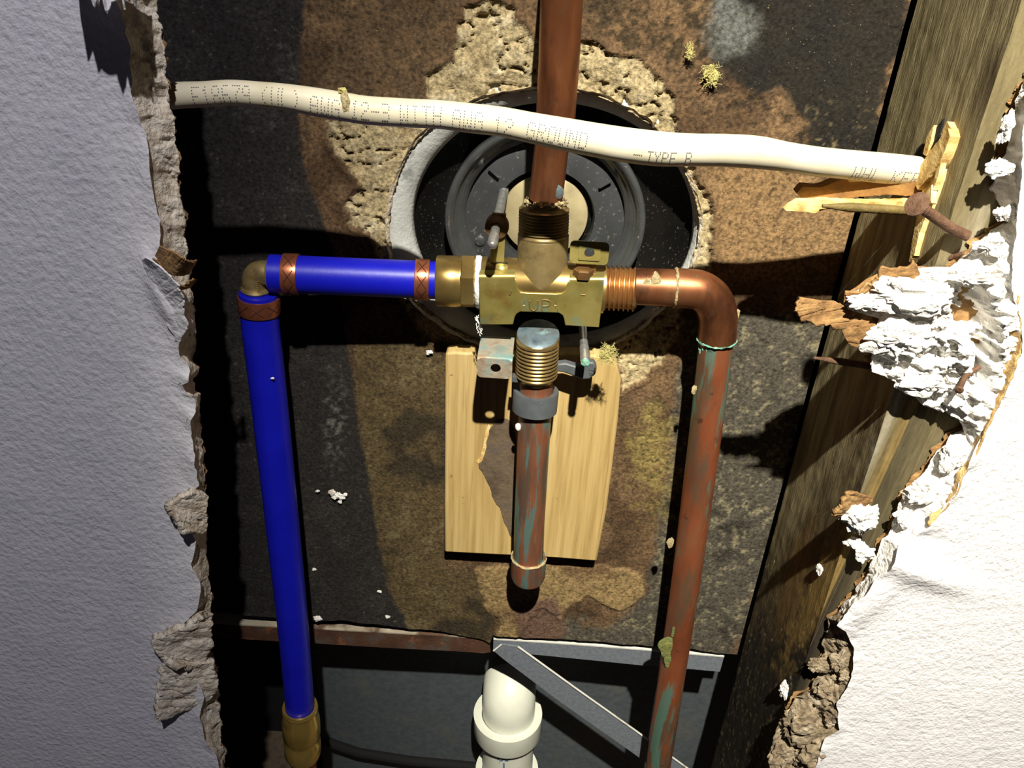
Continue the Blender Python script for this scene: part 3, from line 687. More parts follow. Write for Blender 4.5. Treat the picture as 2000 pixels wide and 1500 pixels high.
fixn(obj('strap', prism([P(x, y, .392) for x, y in top] + [P(x, y, .392) for x, y in bot[::-1]], (0, .0012, 0)), 'galv', rs, 20))
obj('lip', tube([P(x, y, .3915) for x, y in top[1:]], .0007, 8), 'galv_edge', rs)
obj('lip', tube([P(964, 1271, .3915), P(979, 1259, .3915)], .0006, 8), 'galv_edge', rs)

# ================================================================ SHOWER TRIM PLATE SEEN FROM BEHIND
def build_trim():
    tilt = Matrix.Rotation(R(-5), 3, 'X')
    ax = tilt @ Vector((0, 1, 0))           # into the wall
    c0 = P(1066, 440, .412); k = MP(1066, 440, .412)
    root = thing('shower_trim_plate', 'round dark shower trim plate with grey foam ring behind the valve', 'trim plate', P(1060, 690, .412))
    def sq(vf, s=.95):                       # loosely oval opening
        v, f = vf; return [Vector((q.x, q.y, c0.z + (q.z - c0.z) * s)) for q in map(Vector, v)], f
    # foam ring, thicker at left
    V = []; Fs = []; n = 120; m = 14
    cg = P(1052, 436, .4055)
    ci = P(1079, 446, .4055)
    for i in range(n):
        a = 2 * math.pi * i / n
        po = cg + Vector((math.cos(a) * 318 * k, 0, math.sin(a) * 285 * k)); pi_ = ci + Vector((math.cos(a) * 268 * k, 0, math.sin(a) * 232 * k))
        for j in range(m):
            t = j / (m - 1)
            q = po.lerp(pi_, t); q.y += .002 - .0075 * math.sin(math.pi * min(1, t * 1.02)) ** .6
            V.append(q)
    Vn = np.array([v[:] for v in V]); Vn[:, 1] += .0006 * fbm(Vn, 200, 3, 8)
    for i in range(n):
        i2 = (i + 1) % n
        for j in range(m - 1): Fs.append([i * m + j, i2 * m + j, i2 * m + j + 1, i * m + j + 1])
    o = obj('foam_ring', (Vn, Fs), 'foam', root, 0); o.data.shade_smooth()
    s = o.modifiers.new('thick', 'SOLIDIFY'); s.thickness = .002; s.offset = -1
    ck = P(1079, 446, .410)
    obj('dish', sq(lathe(ck, ax, [(276 * k, .000), (262 * k, .004), (240 * k, .010), (215 * k, .014), (180 * k, .016), (60 * k, .0175), (2 * k, .0175)], 96, False)), 'dish', root, 60)
    cc = P(1064, 436, .406); kc = MP(1064, 436, .406)
    prof = [(197, .018), (197, .002), (194, .0005), (188, .000), (182, .0012), (180, .004), (176, .005), (172, .0075), (160, .009), (158, .015)]
    obj('collar', sq(lathe(cc, ax, [(r * kc, h) for r, h in prof], 96, False)), 'collar', root, 60)
    obj('retainer', sq(lathe(cc + Vector((0, .0, 0)), ax, [(162 * kc, .013), (150 * kc, .012), (100 * kc, .0125), (97 * kc, .018)], 96, False)), 'black_plastic', root)
    for a in (35, 140, 330, 215):
        d = Vector((math.cos(R(a)), 0, math.sin(R(a)) * .95)); q = cc + ax * .0118 + d * 138 * kc
        obj('retainer_notch', box(q, d * 26 * kc, d.cross(ax) * 4 * kc, ax * .0012), 'collar', root, 0)
    obj('cartridge_face', sq(lathe(cc + Vector((0, .0, 0)), ax, [(88 * kc, .021), (86 * kc, .017), (70 * kc, .0155), (30 * kc, .015)], 64)), 'tan_disc', root)
    # dark round boss at the left of the retainer
    obj('boss', lathe(P(938, 470, .417), ax, [(11 * kc, .004), (11 * kc, -.001), (8 * kc, -.0015)], 20), 'black_plastic', root)
build_trim()

# ================================================================ WOODEN BLOCK
def build_block():
    yf, yb = .3835, YW - .0012
    top = [(870, 690), (890, 688), (912, 690), (924, 688), (930, 698), (960, 712), (1000, 700), (1080, 696), (1110, 692), (1160, 694), (1196, 700), (1206, 715), (1213, 742)]
    out = top + [(1207, 820), (1196, 910), (1184, 1000), (1166, 1097), (1090, 1091), (1000, 1086), (920, 1082), (868, 1079), (868, 980), (869, 860), (869, 760)]
    root = thing('wooden_block', 'pale yellow pine block with dark torn patch behind the capped stub', 'wood block', P(1015, 1095, .375))
    o = obj('timber', prism([P(x, y, yf) for x, y in out], (0, yb - yf, 0)), 'pine', root, 25); bevel(o, .0012, 2)
    patch = [(972, 822), (985, 818), (996, 822), (1004, 838), (1008, 900), (1008, 1040), (1000, 1052), (990, 1030), (978, 1000), (966, 975), (955, 950), (944, 925), (934, 906), (944, 900), (950, 880), (952, 855), (958, 835)]
    q = []
    for i in range(len(patch)):
        a, b = patch[i], patch[(i + 1) % len(patch)]
        for t in (0, .33, .66):
            q.append((a[0] + (b[0] - a[0]) * t + random.uniform(-2, 2), a[1] + (b[1] - a[1]) * t + random.uniform(-2, 2)))
    fixn(obj('paper_scrap', prism([P(x, y, yf - .0007) for x, y in q], (0, .0012, 0)), 'paper_dark', root, 0))
    obj('split_edge', prism([P(x, y, yf - .0004) for x, y in [(958, 835), (952, 855), (950, 880), (944, 900), (934, 906), (930, 902), (938, 893), (944, 870), (948, 845), (954, 828)]], (0, .001, 0)), 'splinter', root, 0)
build_block()

# ================================================================ COPPER
def ring(c, ax, r, w, name, m, parent, rough=.0004, seed=0):
    pr = [(r * .98, -w), (r * 1.03, -w * .6), (r * 1.07, 0), (r * 1.03, w * .6), (r * .98, w)]
    v, f = lathe(c, ax, pr, 40, False); v = np.array([q[:] for q in v]); v = v + rough * rng.normal(size=v.shape) * .5
    return obj(name, (v, f), m, parent)
# riser above the valve
rt = thing('copper_riser', 'reddish copper pipe rising from the top of the valve', 'copper pipe', P(1063, 388, .371))
pts = [P(1112, -150, .367), P(1097, 0, .368), P(1092, 120, .369), P(1084, 245, .370)]
obj('pipe', tube(pts, [41 * MP(1097, 50, .368)] * 4, 36), 'copper', rt)
pts = [P(1084, 245, .370), P(1082, 262, .370), P(1076, 300, .371), P(1066, 388, .372)]
obj('lower_pipe', tube(pts, [38.5 * MP(1088, 205, .366), 35 * MP(1086, 225, .366), 34 * MP(1076, 300, .367), 33.5 * MP(1066, 388, .368)], 36), 'copper', rt)
v, f = blob(P(1086, 374, .3655), 15 * MP(1088, 378, .365), 5, .4, 3, (.9, .12, 1.0)); obj('solder_smear', (v, f), 'patina', rt, 0)
# right hand supply with elbow
rc = thing('copper_supply_pipe', 'copper pipe turning down through an elbow right of the valve', 'copper pipe', P(1280, 1500, .358))
YC = .367
h0, h1 = P(1238, 559, YC), P(1330, 563, YC)
r1 = 36.5 * MP(1290, 560, YC)
obj('stub_pipe', tube([h0, h0.lerp(h1, .5), h1], r1, 36), 'copper', rc)
el = [(1316, 562), (1345, 564), (1362, 566), (1376, 572), (1390, 584), (1398, 600), (1402, 622), (1401, 645), (1400, 664)]
re = 38.5 * MP(1390, 590, YC)
pts = [P(x, y, YC) for x, y in catmull([e for e in el], 3)]
obj('elbow', tube(pts, [re] * len(pts), 36), 'copper', rc)
vp = [P(1400, 655, YC), P(1393, 720, .367), P(1376, 860, .366), P(1358, 1000, .365), P(1338, 1150, .365), P(1315, 1300, .365), P(1285, 1500, .365), P(1255, 1720, .365)]
rv = 31.5 * MP(1376, 860, .360)
obj('down_pipe', tube(vp, [rv] * len(vp), 36), 'copper_old', rc)
ring(P(1318, 562, YC), h1 - h0, re * .98, .0007, 'solder_joint', 'solder', rc)
ring(P(1400, 663, YC), vp[1] - vp[0], re * .98, .0008, 'solder_joint', 'verdigris', rc)
for i, (x, y, Y, s, m) in enumerate([(1280, 552, .3595, 11, 'solder'), (1262, 556, .3595, 7, 'solder'), (1302, 1262, .358, 17, 'flux'), (1306, 1290, .358, 12, 'flux'), (1318, 1235, .358, 8, 'flux'), (1357, 760, .361, 6, 'solder'), (1440, 612, .367, 6, 'solder'), (1310, 1060, .359, 7, 'solder')]):
    obj('deposit', blob(P(x, y, Y), s * MP(x, y, Y), 80 + i, .9, 3, (.8, .13, 1.7)), m, rc, 0)
for i in range(10):     # green drips below the lower joint
    a = random.uniform(-1, 1); p = P(1398 + a * 31, 672 + random.uniform(0, 16), YC - .0072 * math.sqrt(1 - a * a * .95))
    obj('deposit', blob(p, random.uniform(3, 6) * MP(1390, 680, YC), 100 + i, .5, 2, (.7, .3, random.uniform(1.2, 2.6))), 'verdigris', rc, 0)

# ================================================================ VALVE
YV = .370
vroot = thing('shower_valve', 'brass shower valve body marked UP in the middle', 'valve', P(1055, 640, YV))
vc = P(1058, 556, YV); kv = MP(1058, 556, YV)
axX = (P(1180, 563, YV) - P(935, 549, YV)).normalized()
rb = 49 * kv
obj('barrel', lathe(P(940, 549.5, YV), axX, [(rb * .96, 0), (rb, .001), (rb, (P(1180, 563, YV) - P(940, 549.5, YV)).length)], 48), 'brass', vroot)
# top outlet
tb = P(1063, 405, .372); dz = (vc - tb); L_ = dz.length
rt_ = 48.5 * kv
hh = (P(1062, 462, YV) - tb).length
prof = [(rt_ * .86, -.001)] + thread_prof(rt_ * .98, .0, hh * .86, 8, .0011) + [(rt_ * .97, hh * .9), (rt_ * 1.0, hh * .95), (rt_, hh), (rt_ * .985, hh + .0003), (rt_, hh + .0008), (rt_, L_)]
obj('top_outlet', lathe(tb, dz, prof, 48), 'brass_dull', vroot, 50)
ring(P(1065, 394, .372), dz, 37 * MP(1065, 394, .372), .0012, 'solder_joint', 'solder', vroot, .0012)
# bottom outlet with slanted shoulder
bo = P(1051, 654, YV - .006); be = P(1047, 742, YV - .006); db = be - bo; Lb = db.length; rbo = 42 * MP(1050, 690, YV - .006)
prof = [(rbo * .97, -.0006), (rbo, .0), (rbo * .99, .0042), (rbo * .95, .0045)] + thread_prof(rbo, .0048, Lb * .90, 9, .0010) + [(rbo * .8, Lb * .94), (rbo * .78, Lb)]
v, f = lathe(bo, db, prof, 48)
sl = .27
for i in range(48 * 2): v[i] = v[i] + Vector((0, 0, sl * (v[i].y - bo.y)))
obj('bottom_outlet', (v, f), 'thread', vroot, 50)
v, f = lathe(bo, -db, [(rbo * .985, .0001), (rbo * .96, .0009), (rbo * .6, .0014), (rbo * .1, .0016)], 48)
v = [q + Vector((0, 0, sl * (q.y - bo.y))) for q in v]
obj('shoulder', (v, f), 'patina', vroot, 60)
# right threaded outlet and left adapter live on the barrel axis
a0 = P(1176, 562, YV); a1 = P(1243, 565, YV - .002); rr_ = 44 * MP(1210, 562, YV)
obj('side_outlet', lathe(a0, a1 - a0, thread_prof(rr_, -.004, (a1 - a0).length, 9, .0012) + [(rr_ * .8, (a1 - a0).length + .0006)], 48), 'thread_copper', vroot, 50)
# stamped brass bracket
pl = [(935, 544), (1005, 544), (1007, 548), (1008, 556), (1010, 563), (1017, 571), (1030, 572), (1085, 574), (1097, 573), (1104, 568), (1107, 558), (1109, 552), (1112, 550), (1180, 550), (1176, 592), (1170, 640), (1104, 636), (1102, 624), (1099, 616), (1091, 611), (1016, 609), (1009, 613), (1005, 620), (1002, 634), (937, 634)]
YP = YV - rb - .0012
tl = Vector((0, .0014, 0))
o = obj('bracket_plate', prism([P(x, y, YP) for x, y in pl], tl), 'brass_plate', vroot, 25); bevel(o, .0004, 2)
# top flanges folded back over the barrel
def fold(name, p0, p1, depth, t, m, rise=.0):
    a = P(p0[0], p0[1], YP); b = P(p1[0], p1[1], YP); V = []; Fs = []; n = 8; r = .002
    path = [(0, -.0004)] + [(r - r * math.cos(R(q)), r * math.sin(R(q))) for q in range(0, 91, 15)] + [(depth, r + rise)]
    for d, z in path:
        for e in (a, b):
            V.append(e + Vector((0, d, z))); V.append(e + Vector((0, d + (t if d < .001 else t * .7), z - (0 if d < .001 else t))))
    k = len(path)
    for i in range(k - 1):
        q = i * 4; Fs += [[q, q + 2, q + 6, q + 4], [q + 1, q + 5, q + 7, q + 3], [q, q + 4, q + 5, q + 1], [q + 2, q + 3, q + 7, q + 6]]
    q = (k - 1) * 4; Fs += [[0, 1, 3, 2], [q, q + 2, q + 3, q + 1]]
    return fixn(obj(name, (V, Fs), m, vroot, 40))
fold('bracket_flange', (935, 544), (1005, 544), .017, .0012, 'brass_plate')
fold('bracket_flange', (1113, 550), (1180, 550), .006, .0012, 'brass_plate')
# slotted screw head on the left flange
sc = P(980, 524, YP + .009); sc.z = P(970, 544, YP).z + .0021
obj('flange_screw', lathe(sc, (0, 0, 1), [(15 * kv, 0), (15 * kv, .0005), (12 * kv, .0016), (7 * kv, .0021), (1 * kv, .0022)], 28), 'brass_plate', vroot, 30)
obj('screw_slot', box(sc + Vector((0, 0, .0021)), Vector((22 * kv, 0, 0)), Vector((0, .0008, 0)), Vector((0, 0, .0006))), 'dark', vroot, 0)
# right tab with hole, and bolt beneath it
tc_ = P(1151, 494, YP + .005); kt = MP(1151, 494, YP + .005)
tu = Vector((1, 0, 0)); tv = Vector((0, .22, .97)).normalized(); tn = tu.cross(tv) * -.0016
o = obj('lug', holed(tc_, tu, tv, tn, 76 * kt, 44 * kt, 9 * kt, 0, 1 * kt, 10 * kt), 'brass_plate', vroot, 30); fixn(o)
o = obj('lug_boss', holed(tc_ + Vector((0, -.0007, 0)), tu, tv, tn * .5, 42 * kt, 28 * kt, 3 * kt, 0, 1 * kt, 10 * kt), 'brass_plate', vroot, 30); fixn(o)
lg = P(1145, 520, YP + .006)
obj('lug_stem', box(lg + Vector((0, .001, -.001)), Vector((40 * kt, 0, 0)), Vector((0, .0016, 0)), Vector((0, 0, .011))), 'bronze', vroot, 0)
bt = P(1139, 533, YP + .003)
obj('lug_bolt', lathe(bt, (0, 0, 1), [(20 * kt, -.002), (20 * kt, .0016), (16 * kt, .0022)], 6), 'bronze', vroot, 30)
# upper left post with long screw through it
ps = P(970, 500, YV - .004)
obj('post', box(P(973, 465, YV - .003), Vector((26 * kv, 0, 0)), Vector((0, .0022, 0)), Vector((0, 0, 96 * kv))), 'brass_plate', vroot, 25)
scr0 = P(961, 480, .340)
scr1 = scr0 + Vector((.0008, .085, .0))
obj('post_eye', lathe(Vector((scr0.x + .0006, YV - .0065, scr0.z + .0)), (0, 1, 0), [(13 * kv, .0), (22 * kv, .0003), (22.5 * kv, .002), (22 * kv, .005), (13 * kv, .0055)], 28), 'bronze', vroot, 40)
rs_ = 9.5 * kv
L1 = (scr1 - scr0).length
obj('long_screw', lathe(scr0, scr1 - scr0, [(rs_ * .45, 0), (rs_ * .75, .0006)] + thread_prof(rs_, .0015, .012, 11, .0004) + [(rs_ * .9, .0125), (rs_ * .9, .03)] + thread_prof(rs_, .031, L1, 40, .0004), 18), 'steel', vroot, 50)
s2 = P(1143, 708, .344); s2e = s2 + Vector((0, .062, 0))
obj('lower_screw', lathe(s2, s2e - s2, [(rs_ * .5, 0), (rs_ * .85, .0006)] + thread_prof(rs_ * .98, .0015, .016, 13, .0004) + [(rs_ * .9, .017), (rs_ * .9, .062)], 18), 'steel', vroot, 50)
obj('deposit', blob(s2 + Vector((0, -.0002, 0)), rs_ * .9, 9, .4, 2, (1, .5, 1)), 'verdigris', vroot, 0)
# lower left tab: flange that bends down, with hole
ta, tb2 = P(934, 655, YV - .001), P(1003, 655, YV - .001)
zt = ta.z; yb_, yf_ = YV - .001, P(965, 698, 1).y
ray_ = ray(965, 700); yfront = (zt - 1.0) / (ray_.z / ray_.y)
pth = [(YV - .001, 0)] + [(yfront + .002 - .002 * math.sin(R(q)), -.002 + .002 * math.cos(R(q))) for q in range(0, 91, 18)]
V = []; Fs = []
xa, xb = P(932, 700, yfront).x, P(1001, 700, yfront).x
for y, z in pth:
    V += [Vector((xa, y, zt + z)), Vector((xb, y, zt + z)), Vector((xb, y + .0010, zt + z - .0010)), Vector((xa, y + .0010, zt + z - .0010))]
for i in range(len(pth) - 1):
    for k_ in range(4):
        k2 = (k_ + 1) % 4; Fs.append([i * 4 + k_, i * 4 + k2, i * 4 + 4 + k2, i * 4 + 4 + k_])
Fs += [[0, 1, 2, 3]]
fixn(obj('tab_flange', (V, Fs), 'tin_tab', vroot, 40))
hl = (P(966, 700, yfront).z - P(966, 737, yfront).z)
o = obj('tab_lip', holed(Vector(((xa + xb) / 2, yfront, zt - .002 - hl / 2 + .0016)), Vector((1, 0, 0)), Vector((0, 0, 1)), Vector((0, .0010, 0)), abs(xb - xa), hl, 10 * kv, .0006, .0002, 10 * kv), 'tin_tab', vroot, 25); fixn(o)
# embossed UP with two arrows; darker brass paints in the stroke shadows
def z7(x, y): return (880 + x * .2, 440 + y * .2)
def emb(pts, parent, r=.00034, name='embossed_letter', m='brass_dull'):
    return obj(name, tube([P(*z7(x, y), YP - .0001) for x, y in pts], r, 8), m, parent)
bpl = [o for o in vroot.children if o.name.startswith('bracket_plate')][0]
emb(catmull([(772, 738), (770, 785), (780, 815), (812, 833), (842, 815), (852, 785), (852, 736)], 5), bpl)
emb(catmull([(896, 832), (896, 780), (896, 732)], 2).tolist() + catmull([(898, 731), (945, 731), (975, 750), (965, 780), (935, 790), (898, 790)], 5).tolist(), bpl)
for ox in (720, 1026):
    emb([(ox - 16, 782), (ox, 735), (ox + 14, 782), (ox - 16, 782)], bpl, .0002, 'embossed_arrow')
    emb([(ox + 2, 782), (ox + 2, 812)], bpl, .0002, 'embossed_arrow')
emb([(1044, 815), (1048, 838)], bpl, .0002, 'embossed_arrow')
emb([(1272, 680), (1318, 681)], bpl, .0003, 'embossed_dash')
emb([(598, 640), (578, 680)], bpl, .0004, 'embossed_dash')

# plastic clamp round the capped stub
rk = thing('plastic_clamp', 'dark grey plastic clamp ring with side ear under the valve', 'pipe clamp', P(1045, 820, .362))
c0, c1 = P(1047, 762, YV - .003), P(1044, 800, YV - .004)
rcl = 44.5 * MP(1046, 780, YV - .003)
obj('ring', lathe(c0, c1 - c0, [(rcl * .76, .0), (rcl * .98, -.0002), (rcl, .0006), (rcl * .99, (c1 - c0).length), (rcl * .74, (c1 - c0).length + .0002)], 48, False, True), 'grey_plastic', rk, 40)
def zz(p): return P(*p, .352)
ear = [(1082, 712), (1105, 710), (1125, 716), (1140, 716), (1150, 708), (1160, 708), (1166, 718), (1163, 732), (1152, 741), (1138, 742), (1120, 735), (1100, 728), (1082, 726)]
o = obj('ear', prism([P(x, y, .368) for x, y in ear], (0, .005, 0)), 'grey_plastic', rk, 25); bevel(o, .0008)
obj('ear', box(P(1012, 738, .362), Vector((.006, 0, 0)), Vector((0, .004, 0)), Vector((0, 0, .003))), 'grey_plastic', rk, 25)

# capped copper stub
rs2 = thing('capped_stub', 'short tarnished copper stub with end cap hanging under the valve', 'copper pipe', P(1030, 1140, .360))
pts = [P(1048, 735, YV - .004), P(1046, 790, YV - .004), P(1040, 900, .366), P(1034, 1020, .366), P(1032, 1100, .366)]
obj('pipe', tube(pts, [31.5 * MP(1040, 900, .361)] * 5, 36), 'copper_stub', rs2)
ca, cb = P(1033, 1088, .366), P(1031, 1132, .366)
rc_ = 32.5 * MP(1032, 1100, .360); Lc = (cb - ca).length
obj('cap', lathe(ca, cb - ca, [(rc_ * .95, -.0004), (rc_ * 1.06, 0), (rc_ * 1.06, Lc * .75), (rc_ * .98, Lc * .93), (rc_ * .8, Lc)], 40), 'copper_stub', rs2, 40)
ring(ca, cb - ca, rc_ * 1.02, .0007, 'solder_joint', 'solder', rs2)
for i in range(12):
    a = random.uniform(-.95, .95); p = P(1049 + a * 34, 738 + random.uniform(-10, 12) - 8 * a * a, YV - .004 - .0068 * math.sqrt(1 - a * a))
    obj('deposit', blob(p, random.uniform(4, 9) * MP(1049, 738, YV), 140 + i, .6, 2, (.8, .4, 1.2)), random.choice(['verdigris', 'patina', 'solder']), rs2, 0)
obj('deposit', blob(P(1013, 833, .362), 7 * MP(1013, 833, .362), 160, .4, 2, (1, .6, 1.2)), 'teflon', rs2, 0)

# ================================================================ BLUE PEX SIDE
rad = thing('brass_adapter', 'brass threaded adapter with hex nut left of the valve', 'pipe fitting', P(890, 600, YV))
ap = P(853, 549, .369); aq = P(934, 551, YV); d = aq - ap
ra = 50 * MP(880, 550, YV); S = d.length
obj('body', lathe(ap, d, [(ra * .86, -.0002), (ra * .97, .0), (ra, .0008), (ra, S * .50), (ra * .97, S * .56), (ra * .97, S * .60)], 48), 'brass', rad, 40)
u = lathe(ap, d, [(ra * 1.0, S * .58), (ra * 1.08, S * .62), (ra * 1.08, S * .90), (ra * 1.0, S * .94)], 6)
obj('hex_nut', u, 'brass', rad, 20)
v, f = lathe(ap, d, [(ra * .86, S * .92), (ra * 1.0, S * .95), (ra * 1.02, S * 1.03), (ra * .95, S * 1.08), (ra * .8, S * 1.09)], 48, False)
v = np.array([q[:] for q in v]); v += rng.normal(size=v.shape) * .00022
obj('thread_tape', (v, f), 'teflon', rad, 60)
for i in range(5):
    p0 = P(930 + random.uniform(-4, 6), 612 + random.uniform(0, 8), .360); pp = [p0]
    for k_ in range(9): pp.append(pp[-1] + Vector((random.uniform(-.0008, .0009), random.uniform(-.0006, .0006), -random.uniform(.0003, .0017))))
    obj('tape_strand', tube(pp, .00018, 6), 'teflon', rad)

def pex(name, label, base, pts, r, rings):
    root = thing(name, label, 'water pipe', base)
    obj('tube', tube(pts, r, 40), 'pex_blue', root, 50)
    for t, w, seed in rings:
        i = min(int(t * (len(pts) - 1)), len(pts) - 2); fr = t * (len(pts) - 1) - i
        c = pts[i].lerp(pts[i + 1], fr); ax = (pts[i + 1] - pts[i]).normalized(); ro = r * 1.09
        cr = obj('crimp_ring', lathe(c - ax * w / 2, ax, [(r, 0), (ro * .99, .0001), (ro, .0005), (ro, w - .0005), (ro * .99, w - .0001), (r, w)], 48, False), 'crimp', root, 30)
        # stamped crosses round the ring
        view = (CAMLOC - c); view = (view - ax * view.dot(ax)).normalized(); side = ax.cross(view)
        for a0 in (-38, 8, 48):
            for sg in (-1, 1):
                pp = []
                for q in range(5):
                    a = R(a0 + (q - 2) * 9); h = sg * (q - 2) / 4 * w * .62
                    pp.append(c + ax * h + (view * math.cos(a) + side * math.sin(a)) * ro * 1.004)
                obj('stamped_cross', tube(pp, .00022, 6), 'crimp_mark', cr)
    return root
YX = .362
hp = [P(528, 534, YX).lerp(P(856, 548, .3685), t) for t in np.linspace(0, 1, 9)]
rx = 37 * MP(690, 540, .366)
pex('blue_water_pipe', 'short horizontal blue plastic pipe with two copper crimp rings', P(690, 580, .359), hp, rx, [(.125, .0075, 1), (.905, .0070, 2)])
vp = [P(*q) for q in [(505, 572, .360), (509, 640, .360), (520, 730, .359), (533, 850, .358), (549, 1000, .357), (563, 1130, .356), (575, 1250, .356), (586, 1385, .356)]]
pex('blue_water_pipe', 'long vertical blue plastic pipe dropping to a brass coupling', P(590, 1390, .348), vp, 36 * MP(515, 700, .359), [(.045, .0085, 3)])
# brass PEX elbow
re_ = thing('pex_elbow', 'small brass elbow joining the two blue pipes', 'pipe fitting', P(500, 575, YX))
kk = MP(500, 530, YX)
ep = [(545, 536, YX), (520, 533, YX), (508, 533, YX + .0005), (500, 538, YX + .0005), (497, 550, YX), (499, 565, YX), (503, 590, YX - .001)]
pts = [P(*q) for q in catmull(ep, 4)]
obj('body', tube(pts, [24 * kk] * len(pts), 32), 'brass_dull', re_, 50)
a = P(527, 533.5, YX); obj('shoulder', lathe(a, hp[1] - hp[0], [(22 * kk, -.0012), (28 * kk, -.001), (30 * kk, 0), (28 * kk, .0009)], 36), 'brass_dull', re_)
a = P(500, 563, YX - .0005); obj('shoulder', lathe(a, vp[1] - vp[0], [(22 * kk, -.0006), (28 * kk, -.0004), (30 * kk, .0006), (28 * kk, .0014)], 36), 'brass_dull', re_)
for row, x in enumerate((491, 504)):
    for i in range(7):
        y = 540 + i * 4.3 + row
        obj('cast_mark', box(P(x + random.uniform(-1, 1), y, YX - .0052), Vector((random.uniform(3, 6) * kk, 0, 0)), Vector((0, .0004, 0)), Vector((0, 0, random.uniform(1.5, 3) * kk))), 'brass_shiny', re_, 0)
# push-fit coupling at the bottom
rp_ = thing('push_fit_coupling', 'shiny brass push fit coupling at the foot of the blue pipe', 'pipe fitting', P(590, 1480, .348))
ca, cb = P(586, 1382, .356), P(592, 1475, .356); kq = MP(588, 1420, .356); D_ = cb - ca; S = D_.length
r0 = 35 * kq
obj('body', lathe(ca, D_, [(r0 * .80, .0), (r0 * .93, -.0006), (r0 * .97, .0005), (r0 * .97, .0012), (r0 * .90, .0016), (r0 * .94, S * .12), (r0 * 1.04, S * .26), (r0 * 1.04, S * .52), (r0 * .92, S * .60), (r0 * .90, S * .64), (r0 * 1.02, S * .70), (r0 * 1.02, S * .92), (r0 * .92, S)], 48), 'brass_shiny', rp_, 50)
obj('copper_tail', tube([cb - D_ * .1, cb + D_ * .5, cb + D_ * 1.6], 25 * kq, 28), 'copper_old', rp_)
obj('collar', lathe(ca - D_ * .03, D_, [(r0 * .80, 0), (r0 * .93, 0), (r0 * .93, S * .02), (r0 * .80, S * .02)], 40, False, True), 'brass_shiny', rp_)

# ================================================================ PVC DRAIN
rv_ = thing('plastic_drain_pipe', 'cream white plastic pipe with coupling at the bottom centre', 'drain pipe', P(990, 1600, .415))
YD = .416; kd = MP(992, 1390, YD)
pa = P(990, 1600, YD); pb = P(993, 1400, YD); pc = P(994, 1378, YD); 
dirp = (pc - pa).normalized()
pts = [pa, pb, pc] + [pc + dirp * (.013 * math.sin(R(q))) + Vector((0, .013 * (1 - math.cos(R(q))), 0)) for q in range(10, 91, 10)]
obj('pipe', tube(pts, 51 * kd, 48), 'pvc', rv_, 50)
q0 = P(992, 1392, YD); q1 = P(991, 1478, YD); rq = 67 * kd; dq = q1 - q0
obj('coupling', lathe(q0, dq, [(51 * kd, 0), (rq, 0), (rq, .0005), (rq, dq.length * .34), (rq * .985, dq.length * .36), (50 * kd, dq.length * .36)], 56, False), 'pvc', rv_, 40)
q2 = P(990, 1500, YD)
obj('lower_coupling', lathe(q2, dq, [(51 * kd, 0), (rq * .96, 0), (rq * .96, .03), (51 * kd, .03)], 56, False), 'pvc', rv_, 40)

# ================================================================ DOT PRINT
FONT = {'E': '11111 10000 10000 11110 10000 10000 11111', '1': '00100 01100 00100 00100 00100 00100 01110', '8': '01110 10001 10001 01110 10001 10001 01110', '6': '01110 10000 10000 11110 10001 10001 01110', '7': '11111 00001 00010 00100 00100 00100 00100', '9': '01110 10001 10001 01111 00001 00001 01110', '(': '00010 00100 01000 01000 01000 00100 00010', ')': '01000 00100 00010 00010 00010 00100 01000', 'U': '10001 10001 10001 10001 10001 10001 01110', 'L': '10000 10000 10000 10000 10000 10000 11111', 'A': '01110 10001 10001 11111 10001 10001 10001', 'W': '10001 10001 10001 10101 10101 11011 10001', 'G': '01110 10001 10000 10111 10001 10001 01110', '2': '01110 10001 00001 00110 01000 10000 11111', '-': '00000 00000 00000 11111 00000 00000 00000', '3': '11110 00001 00001 01110 00001 00001 11110', 'I': '01110 00100 00100 00100 00100 00100 01110', 'T': '11111 00100 00100 00100 00100 00100 00100', 'H': '10001 10001 10001 11111 10001 10001 10001', 'R': '11110 10001 10001 11110 10100 10010 10001', 'O': '01110 10001 10001 10001 10001 10001 01110', 'N': '10001 11001 10101 10101 10011 10001 10001', 'D': '11110 10001 10001 10001 10001 10001 11110', 'Y': '10001 10001 01010 00100 00100 00100 00100', 'P': '11110 10001 10001 11110 10000 10000 10000', 'B': '11110 10001 10001 11110 10001 10001 11110', 'K': '10001 10010 10100 11000 10100 10010 10001', ' ': '00000 00000 00000 00000 00000 00000 00000'}
# ================================================================ CABLE
YKR = PX(1800, 335, STUDX).y; YKL = .3225
def YKx(x): return YKL + (YKR - YKL) * min(1, max(0, (x - 1300) / 500)) ** 1.5
YK = YKx(676); print('YKR', YKR)
cp = [(150, 205, 25), (250, 198, 25), (340, 187, 25), (400, 184, 24), (450, 181, 24), (500, 184, 24), (560, 190, 25), (620, 200, 27), (680, 210, 27), (720, 216, 27), (800, 221, 27), (860, 224, 27), (920, 231, 28), (980, 238, 28), (1040, 250, 29), (1100, 262, 31), (1160, 273, 32), (1220, 283, 33), (1290, 291, 33), (1350, 293, 31), (1420, 294, 31), (1480, 298, 31), (1540, 307, 28), (1600, 316, 28), (1660, 322, 28), (1720, 328, 29), (1770, 333, 29), (1800, 335, 27)]
cps = catmull(cp, 6)
kroot = thing('electrical_cable', 'cream white electrical cable printed 12-3 WITH GROUND crossing the top', 'cable', P(1080, 300, YK))
cpts = [P(x, y, YKx(x)) for x, y, r in cps]; crad = [r * MP(x, y, YKx(x)) for x, y, r in cps]
endp = cpts[-1]; cpts += [endp + Vector((.004, 0, 0)), endp + Vector((.012, 0, 0))]; crad += [crad[-1] * .9, crad[-1] * .8]
